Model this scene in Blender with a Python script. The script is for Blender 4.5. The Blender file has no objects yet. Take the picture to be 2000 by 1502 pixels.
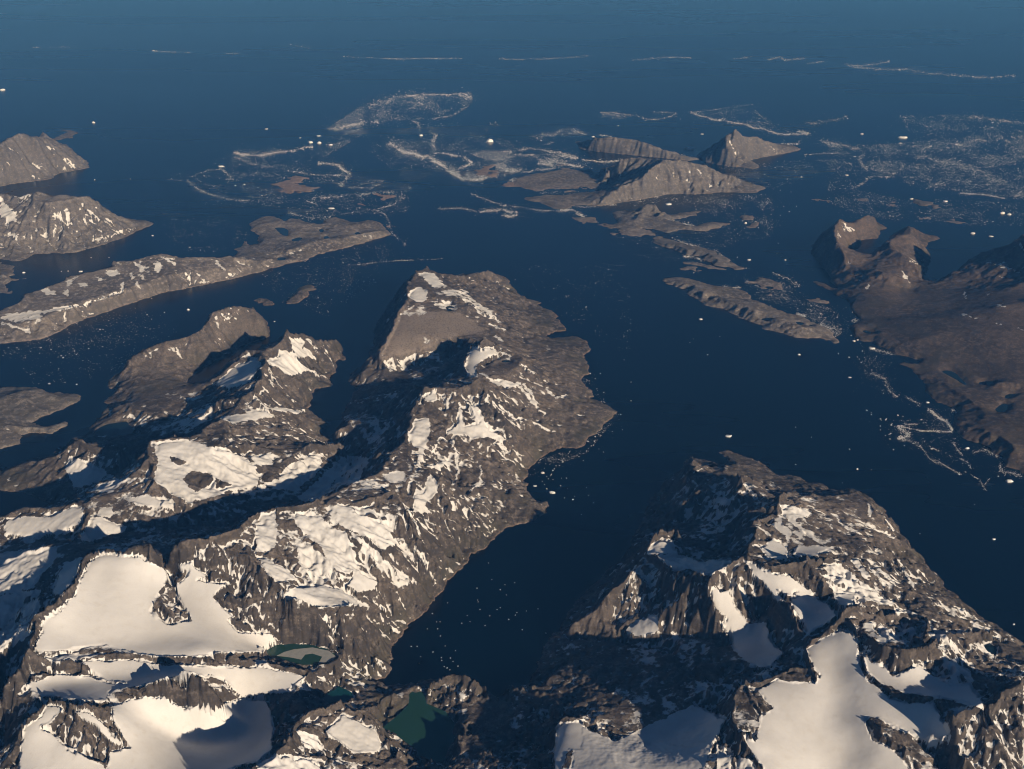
import bpy, math, random
import numpy as np

# ------------------------------------------------------------------ camera, sky, sun, exposure
CAM_H = 8000.0                 # metres above the sea
PITCH = math.radians(24.0)     # looking down from the horizontal
FPX = 2144.0                   # focal length in pixels of a 2000 px wide picture
SUN_ELEV = math.radians(18.3)
SUN_AZ = math.radians(140.0)   # clockwise from +Y: the low sun stands behind the camera, to the right

scene = bpy.context.scene
cam_data = bpy.data.cameras.new('camera')
cam_data.sensor_fit = 'HORIZONTAL'
cam_data.sensor_width = 36.0
cam_data.lens = 36.0 * FPX / 2000.0
cam_data.clip_start = 10.0
cam_data.clip_end = 600000.0
cam = bpy.data.objects.new('camera', cam_data)
cam.location = (0, 0, CAM_H)
cam.rotation_euler = (math.pi / 2 - PITCH, 0, 0)
scene.collection.objects.link(cam)
scene.camera = cam

world = bpy.data.worlds.new('World')
scene.world = world
world.use_nodes = True
wn = world.node_tree.nodes
wl = world.node_tree.links
wn.clear()
sky = wn.new('ShaderNodeTexSky')
sky.sky_type = 'NISHITA'
sky.sun_disc = False
sky.sun_elevation = SUN_ELEV
sky.sun_rotation = SUN_AZ
sky.altitude = 3000.0
sky.air_density = 0.42
sky.dust_density = 0.05
sky.ozone_density = 4.0
bg = wn.new('ShaderNodeBackground')
bg.inputs['Strength'].default_value = 0.05
wo = wn.new('ShaderNodeOutputWorld')
wl.new(sky.outputs[0], bg.inputs['Color'])
wl.new(bg.outputs[0], wo.inputs['Surface'])

sun_dir = np.array([math.sin(SUN_AZ) * math.cos(SUN_ELEV), math.cos(SUN_AZ) * math.cos(SUN_ELEV), math.sin(SUN_ELEV)])
sun_data = bpy.data.lights.new('sun', 'SUN')
sun_data.energy = 5.0
sun_data.angle = math.radians(0.5)
sun_data.color = (1.0, 0.87, 0.73)
sun = bpy.data.objects.new('sun', sun_data)
from mathutils import Vector
sun.rotation_euler = Vector(sun_dir).to_track_quat('Z', 'Y').to_euler()
sun.location = (8000, -20000, 9000)
scene.collection.objects.link(sun)

scene.render.engine = 'CYCLES'
scene.cycles.use_denoising = True
scene.cycles.filter_width = 1.1
scene.cycles.max_bounces = 3
scene.cycles.diffuse_bounces = 1
scene.cycles.glossy_bounces = 2
scene.cycles.volume_bounces = 0
scene.cycles.caustics_reflective = False
scene.cycles.caustics_refractive = False
vs = scene.view_settings
vs.view_transform = 'Standard'
vs.look = 'None'
vs.exposure = 0.10
vs.gamma = 1.0
vs.use_curve_mapping = False

rng = np.random.default_rng(7)
random.seed(7)

# ------------------------------------------------------------------ survey helpers: sight lines of the photograph to points of the land
REG = {'A': (0, 200, 500 / 1502), 'B': (400, 380, 500 / 1878), 'C': (0, 560, 0.35), 'D': (600, 500, 640 / 1923),
       'E': (0, 1000, 640 / 1915), 'F': (500, 950, 640 / 1741), 'G': (1050, 850, 550 / 1836), 'H': (1400, 1000, 600 / 1795),
       'I': (1000, 220, 0.3), 'J': (1240, 400, 0.25), 'K': (1500, 380, 500 / 1878), 'L': (1500, 660, 500 / 1878),
       'M': (320, 160, 0.32), 'N': (700, 160, 0.32), 'O': (1300, 60, 0.35), 'P': (0, 0, 0.65), 'X': (0, 0, 1.0)}

def pts(text):
    """'A x,y x,y,h B x,y' -> array of picture points (u, v, h)"""
    out = []
    r = REG['X']
    for tok in text.split():
        if tok in REG:
            r = REG[tok]
            continue
        c = [float(t) for t in tok.split(',')]
        out.append((r[0] + c[0] * r[2], r[1] + c[1] * r[2], c[2] if len(c) > 2 else 0.0))
    return np.array(out)

HS = 1.25     # vertical scale of the surveyed heights
CP, SP = math.cos(PITCH), math.sin(PITCH)

def ground(u, v, h=0.0):
    """map position (x, y) at height h of the sight line through picture point (u, v)"""
    a = (np.asarray(u, float) - 1000.0) / FPX
    b = (751.0 - np.asarray(v, float)) / FPX
    dx, dy, dz = a, CP + b * SP, -SP + b * CP
    t = (np.asarray(h, float) - CAM_H) / dz
    return t * dx, t * dy

def picture(x, y, z):
    zc = y * CP - (z - CAM_H) * SP
    yc = y * SP + (z - CAM_H) * CP
    return 1000.0 + FPX * x / zc, 751.0 - FPX * yc / zc

def polar(x, y):
    return np.arctan2(x, y), np.log(np.hypot(x, y))

# ------------------------------------------------------------------ noise
def hash2(ix, iy, seed):
    h = (ix.astype(np.uint32) * np.uint32(374761393) + iy.astype(np.uint32) * np.uint32(668265263) + np.uint32(seed * 974711 + 12345))
    h = (h ^ (h >> np.uint32(13))) * np.uint32(1274126177)
    h = (h ^ (h >> np.uint32(16))) * np.uint32(2246822519)
    return h ^ (h >> np.uint32(15))

def perlin(x, y, seed):
    xf = np.floor(x); yf = np.floor(y)
    ix = xf.astype(np.int64); iy = yf.astype(np.int64)
    fx = (x - xf).astype(np.float32); fy = (y - yf).astype(np.float32)
    u = fx * fx * fx * (fx * (fx * 6 - 15) + 10)
    v = fy * fy * fy * (fy * (fy * 6 - 15) + 10)
    def g(jx, jy, px, py):
        a = hash2(ix + jx, iy + jy, seed).astype(np.float32) * np.float32(2 * math.pi / 4294967296.0)
        return np.cos(a) * px + np.sin(a) * py
    n00 = g(0, 0, fx, fy); n10 = g(1, 0, fx - 1, fy)
    n01 = g(0, 1, fx, fy - 1); n11 = g(1, 1, fx - 1, fy - 1)
    a = n00 + u * (n10 - n00)
    b = n01 + u * (n11 - n01)
    return (a + v * (b - a)) * np.float32(1.5)

def fbm(x, y, wl, octs, seed, gain=0.5, ridged=False):
    s = np.zeros(x.shape, np.float32); amp = 1.0; tot = 0.0
    f = 1.0 / wl
    for o in range(octs):
        n = perlin(x * f, y * f, seed + o)
        if ridged:
            n = 1.0 - 2.0 * np.abs(n)
        s += np.float32(amp) * n; tot += amp
        amp *= gain; f *= 2.03
    return s / np.float32(tot)

def gullies(x, y, dx, dy, wl, seed):
    """stripes running along the direction perpendicular to (dx,dy); returns value and derivative"""
    px = x / wl; py = y / wl
    xf = np.floor(px); yf = np.floor(py)
    ix = xf.astype(np.int64); iy = yf.astype(np.int64)
    fx = (px - xf).astype(np.float32); fy = (py - yf).astype(np.float32)
    va = np.zeros(x.shape, np.float32); vb = np.zeros(x.shape, np.float32); ws = np.zeros(x.shape, np.float32)
    for i in (-1, 0, 1):
        for j in (-1, 0, 1):
            h = hash2(ix + i, iy + j, seed)
            ox = (h & np.uint32(65535)).astype(np.float32) / 65535.0
            oy = (h >> np.uint32(16)).astype(np.float32) / 65535.0
            qx = fx - (i + ox); qy = fy - (j + oy)
            w = np.exp(-(qx * qx + qy * qy) * 2.2)
            m = (qx * dx + qy * dy) * np.float32(2 * math.pi)
            va += np.cos(m) * w; vb -= np.sin(m) * w; ws += w
    ws = np.maximum(ws, 1e-4)
    return va / ws, vb / ws

def in_poly(px, py, poly):
    """even-odd test; px, py arrays"""
    res = np.zeros(px.shape, bool)
    n = len(poly)
    for k in range(n):
        x1, y1 = poly[k]; x2, y2 = poly[(k + 1) % n]
        if y1 == y2:
            continue
        c = ((y1 > py) != (y2 > py)) & (px < (x2 - x1) * (py - y1) / (y2 - y1) + x1)
        res ^= c
    return res

def blur(a, n):
    a = a.astype(np.float32)
    for _ in range(n):
        p = np.pad(a, 1, mode='edge')
        a = (p[:-2, 1:-1] + 2 * p[1:-1, 1:-1] + p[2:, 1:-1]) * 0.25
        p = np.pad(a, 1, mode='edge')
        a = (p[1:-1, :-2] + 2 * p[1:-1, 1:-1] + p[1:-1, 2:]) * 0.25
    return a
# ------------------------------------------------------------------ survey data: shore lines, ridges, valleys, lakes, snow
# name, label, rock kind, base snow, relief, shoreline.  Points are read off the sight lines at sea level.
LANDS = [
 ('main_peninsula', 'brown mountain peninsula with big snowfields left of the narrow fjord', 'brown', .33, 1.0,
  'X 2000,2300 1400,2050 1100,1900 700,1900 -900,1900 -1000,1200 -700,1130 -300,1060 -120,1020 0,1008 60,1004 110,990 60,968 0,955 '
  '-120,960 -260,950 -200,925 C 0,1035 60,1010 170,968 250,942 340,925 378,850 390,835 480,828 500,795 540,738 600,662 560,642 640,608 655,562 '
  '605,575 602,525 660,500 730,430 850,370 1080,320 1150,290 1180,240 1220,190 1340,165 1440,170 1490,200 1502,278 1440,300 1330,330 1310,390 1220,400 1120,460 1040,520 1050,545 1085,552 1140,540 1220,470 1330,400 1400,380 1480,360 1530,330 '
  '1580,310 1700,320 1800,325 1880,320 1935,415 1870,405 1890,470 1840,500 1855,550 1740,570 1720,690 1760,730 1850,770 1790,822 1830,860 '
  'X 645,856 662,830 672,800 690,775 D 250,800 330,790 262,772 252,725 270,685 340,660 370,610 385,540 385,480 405,420 450,340 495,270 540,195 590,155 660,138 800,128 950,124 1000,116 1050,100 1100,105 '
  '1170,125 1190,160 1230,220 1290,255 1380,272 1330,290 1440,330 1500,390 1522,432 1450,450 1400,470 1420,490 1560,470 1640,500 1672,545 1620,590 1640,630 1650,700 1610,712 1640,770 1700,802 1660,830 1740,862 1812,915 1800,932 1660,1060 '
  '1612,1116 1500,1130 1370,1180 1290,1270 1275,1330 1280,1390 1340,1440 1405,1445 F 1550,85 1552,142 1460,190 1350,215 1250,290 1110,390 1020,490 985,560 900,670 790,780 740,850 735,930 '
  '700,1000 620,1045 690,1068 800,1060 860,1040 920,1030 1000,1035 1120,1050 1200,1080 1270,1130 1330,1100 1440,1050 1560,812 G 100,1330 170,1180 330,1000 480,860 560,780 640,640 700,520 740,420 800,395 870,310 930,210 980,145 1090,160 1160,190 1240,185 1250,150 1180,110 1270,100 '
  '1330,130 1450,180 1530,245 L 30,1000 200,1010 310,1062 360,1062 425,1100 480,1130 550,1112 660,1120 760,1190 830,1250 910,1320 970,1400 H 1070,105 1130,180 1170,260 1290,390 1430,510 1560,610 1740,720 X 2060,1290 2400,1480 2700,1800'),
 ('west_headland', 'low grey headland with a small hooked bay at the left edge', 'grey', .22, .6,
  'C -400,560 0,570 90,562 200,562 270,600 380,600 440,606 446,632 330,690 200,738 190,762 250,785 320,772 385,738 382,775 300,820 120,818 105,880 0,905 -200,920 -600,900'),
 ('mountain_island', 'grey mountain island with snow gullies, upper of the pair at the left edge', 'grey', .18, 1.0,
  'A -900,300 -400,270 -100,262 50,245 150,235 250,235 330,235 400,250 430,290 445,325 500,352 525,385 430,400 340,415 290,450 200,462 90,472 0,492 -300,520 -900,540'),
 ('mountain_island', 'grey cliff island with a long pointed tip, lower of the pair at the left edge', 'grey', .18, 1.0,
  'A -900,640 -150,620 0,625 250,635 450,645 600,665 700,690 760,696 850,692 918,710 800,757 700,802 560,850 440,880 300,886 190,890 160,920 90,936 0,915 -400,960 -900,980'),
 ('long_island', 'long pale rocky island with patchy snow lying above the dark channel', 'pale', .30, .8,
  'A -700,1440 0,1412 240,1392 350,1340 500,1266 620,1226 850,1150 930,1120 1050,1095 1200,1075 1330,1040 1490,1003 B 400,568 540,530 650,495 745,485 800,440 1000,400 1200,340 1355,297 1365,285 1325,238 1290,205 1200,190 1090,210 1070,200 950,165 870,190 860,228 800,220 700,182 620,170 600,205 480,155 400,170 335,212 345,270 400,300 392,360 330,380 300,335 285,325 270,390 212,395 240,440 180,470 80,480 0,500 '
  'A 1100,965 950,945 800,965 680,1000 540,1030 400,1080 250,1130 150,1190 80,1240 0,1250 -700,1330'),
 ('rock_island', 'grey rocky island cut by the left edge below the cliff island', 'grey', .15, .5,
  'A -300,930 0,938 60,955 96,972 80,1020 40,1080 20,1110 0,1126 -300,1140'),
 ('islet', 'thin dark islet just right of the cut rocky island', 'grey', 0, .2, 'A 70,1040 110,1022 160,1018 150,1032 100,1044'),
 ('islet', 'dark sliver of rock below the thin islet at left edge', 'grey', 0, .2, 'A 20,1118 50,1095 110,1108 70,1116'),
 ('rock_island', 'low brownish rock spit behind the upper left mountain island', 'grey', 0, .3,
  'A 340,215 345,190 380,165 440,168 440,185 400,205 370,228'),
 ('rock_island', 'small hook-shaped brown island in the channel left of the plateau', 'brown', 0, .35,
  'B 570,795 650,730 700,670 740,660 802,676 790,692 748,710 792,730 740,776 640,806'),
 ('islet', 'flat oval islet left of the hook-shaped island', 'brown', 0, .2, 'B 370,790 430,770 517,790 460,806 400,803'),
 ('east_coast_land', 'dark brown mountainous mainland filling the right edge', 'dark', .13, .9,
  'K 3200,150 2300,250 1900,330 1800,420 1640,470 1500,520 1400,570 1300,640 1210,660 1130,662 1110,600 1180,540 1180,500 1150,380 1180,345 1252,328 1240,310 1110,290 1090,262 1030,245 980,270 900,310 860,350 830,400 740,460 680,500 640,490 610,460 600,430 660,395 680,330 790,320 805,300 810,265 872,245 820,215 750,190 690,200 640,225 560,220 500,215 420,280 330,370 320,430 380,500 450,570 480,650 540,700 '
  '480,690 400,650 340,628 325,642 450,705 560,760 600,800 610,850 682,920 610,960 620,1020 690,1076 780,1086 880,1140 950,1176 1060,1200 1150,1226 1060,1238 960,1236 950,1244 1040,1272 1080,1312 1180,1400 1145,1440 1200,1480 '
  'L 1240,475 1350,510 1400,540 1360,590 1370,650 1392,690 1450,740 1600,786 1642,802 1620,830 1700,860 1742,900 1730,940 1830,970 X 2000,926 2300,1060 2900,1200'),
 ('ridge_island', 'long wedge-shaped rocky island beside the pyramid peak', 'grey', .0, .8,
  'I 410,188 440,182 470,205 560,215 650,205 800,220 900,235 1000,258 1100,282 1180,296 1225,300 1150,312 1000,297 800,277 650,262 450,238'),
 ('peak_island', 'pyramid-shaped dark mountain island standing in the ice', 'grey', .08, 1.0,
  'I 1220,262 1280,240 1380,215 1450,205 1560,210 1650,205 1690,200 1760,205 1870,225 1878,242 1740,272 1620,292 1530,312 1620,345 1592,366 1400,347 1260,318 1215,300'),
 ('dome_island', 'broad steep mountain island with a long tip pointing right', 'grey', .05, 1.0,
  'I 80,552 200,540 330,540 420,520 560,520 600,500 630,450 600,410 560,395 590,365 680,345 800,335 1000,340 1150,345 1300,372 1420,425 1530,460 1655,490 1580,526 1400,516 1200,531 1000,531 830,566 680,592 570,606 470,602 400,600 380,622 300,632 200,592 80,566'),
 ('low_island', 'flat pale island among the ice left of the dome mountain', 'pale', .0, .3,
  'I 280,370 330,350 460,370 560,402 620,450 570,500 480,496 300,502 180,490 110,502 0,470 40,430 170,400 210,402'),
 ('hill_island', 'low island with one round brown hill and two pointed arms', 'grey', .0, .6,
  'I 640,660 700,632 800,640 900,640 1030,665 1150,640 1232,628 1200,660 1080,690 1020,705 1180,742 1280,716 1400,714 1416,726 1260,772 1120,762 1000,792 960,766 850,756 700,760 560,740 680,728 700,700'),
 ('skerry', 'row of low skerries trailing left of the round hill', 'pale', 0, .25, 'I 380,680 470,690 582,710 570,730 480,722 390,706'),
 ('skerry', 'small flat skerry below the round hill, leftmost', 'pale', 0, .2, 'I 640,780 668,774 702,790 690,806 650,796'),
 ('skerry', 'flat oval skerry just below the round hill', 'pale', 0, .25, 'I 695,768 780,758 850,764 932,796 850,812 750,802'),
 ('strip_island', 'narrow grey island stretching down right of the skerries', 'grey', 0, .4,
  'J 140,292 178,246 290,266 400,310 600,350 700,420 745,455 872,502 800,516 690,474 600,462 460,402 350,372 240,322'),
 ('strip_islet', 'thin rocky strip below the narrow grey island, upper one', 'grey', 0, .2, 'J 350,444 440,454 600,480 702,502 690,520 560,502 400,472'),
 ('strip_islet', 'thin rocky strip below the narrow grey island, lower one', 'grey', 0, .2, 'J 350,496 430,490 530,513 430,522'),
 ('long_low_island', 'long low brown island with small ponds in the wide fjord', 'pale', 0, .5,
  'J 235,590 250,570 320,564 420,584 560,610 700,642 820,660 912,712 900,730 960,750 1100,810 1200,850 1320,880 1440,945 1500,960 1588,1076 1560,1088 1450,1036 1330,1047 1200,1006 1000,972 970,932 840,882 780,867 680,802 560,782 420,712 408,690 450,670 330,642 250,612'),
 ('skerry', 'icy skerry above the long low brown island', 'pale', .35, .2, 'J 900,566 1000,568 1125,612 1142,674 1080,662 880,612'),
 ('skerry', 'thin skerry under the icy skerry', 'pale', 0, .2, 'J 905,690 980,686 1082,692 1100,706 980,702'),
 ('islet', 'small lens-shaped islet near the right mainland shore', 'pale', 0, .2, 'J 1350,730 1420,724 1524,760 1500,774 1400,757'),
 ('islet', 'ragged oval islet right of the round hill island', 'pale', 0, .3, 'J 770,92 790,64 910,80 912,116 830,120'),
 ('islet', 'tiny islet below the ragged oval islet', 'pale', 0, .2, 'J 896,144 935,140 985,148 980,164 942,176 900,166'),
 ('islet', 'lens-shaped islet above the right mainland peak', 'grey', 0, .2, 'K 282,36 330,26 455,45 380,56'),
 ('islet', 'small islet among loose ice above the right peak', 'grey', 0, .2, 'K 640,18 700,28 748,42 680,46'),
 ('islet', 'round islet among loose ice right of the peak', 'grey', 0, .2, 'K 868,66 900,54 942,74 905,82'),
 ('islet', 'long brown islet inside the right ice field', 'grey', 0, .25, 'K 1080,60 1130,42 1220,66 1305,90 1290,104 1180,92'),
 ('islet', 'faint flat islet under the long brown one', 'grey', 0, .2, 'K 1080,140 1130,136 1195,156 1120,164'),
 ('islet', 'flat two-humped islet off the right mainland tip', 'grey', 0, .25, 'K 1282,186 1380,178 1472,200 1430,217 1330,207'),
 ('skerry', 'knobbly pinkish skerry in the upper left ice swirl', 'pink', 0, .3, 'M 690,640 710,610 760,575 850,568 892,586 830,602 935,656 850,682 770,687 700,662'),
 ('islet', 'pink oval islet at the right of the ice swirl', 'pink', 0, .2, 'M 1252,690 1310,682 1394,700 1340,721'),
 ('islet', 'tiny pink islet below the oval one, left', 'pink', 0, .2, 'M 1172,742 1220,738 1268,748 1220,756'),
 ('islet', 'tiny pink islet below the oval one, right', 'pink', 0, .2, 'M 1292,735 1320,733 1348,746 1310,753'),
 ('islet', 'tiny pink islet off the long island tip', 'pink', 0, .2, 'M 1382,865 1405,862 1423,875 1392,883'),
 ('skerry', 'pale rock bound in the ice left of the flat pale island', 'pink', .1, .2, 'N 755,522 840,512 835,562 750,564'),
 ('skerry', 'thin rock strip under the flat pale island', 'pink', 0, .2, 'N 868,626 960,614 1042,650 960,648'),
]

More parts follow.
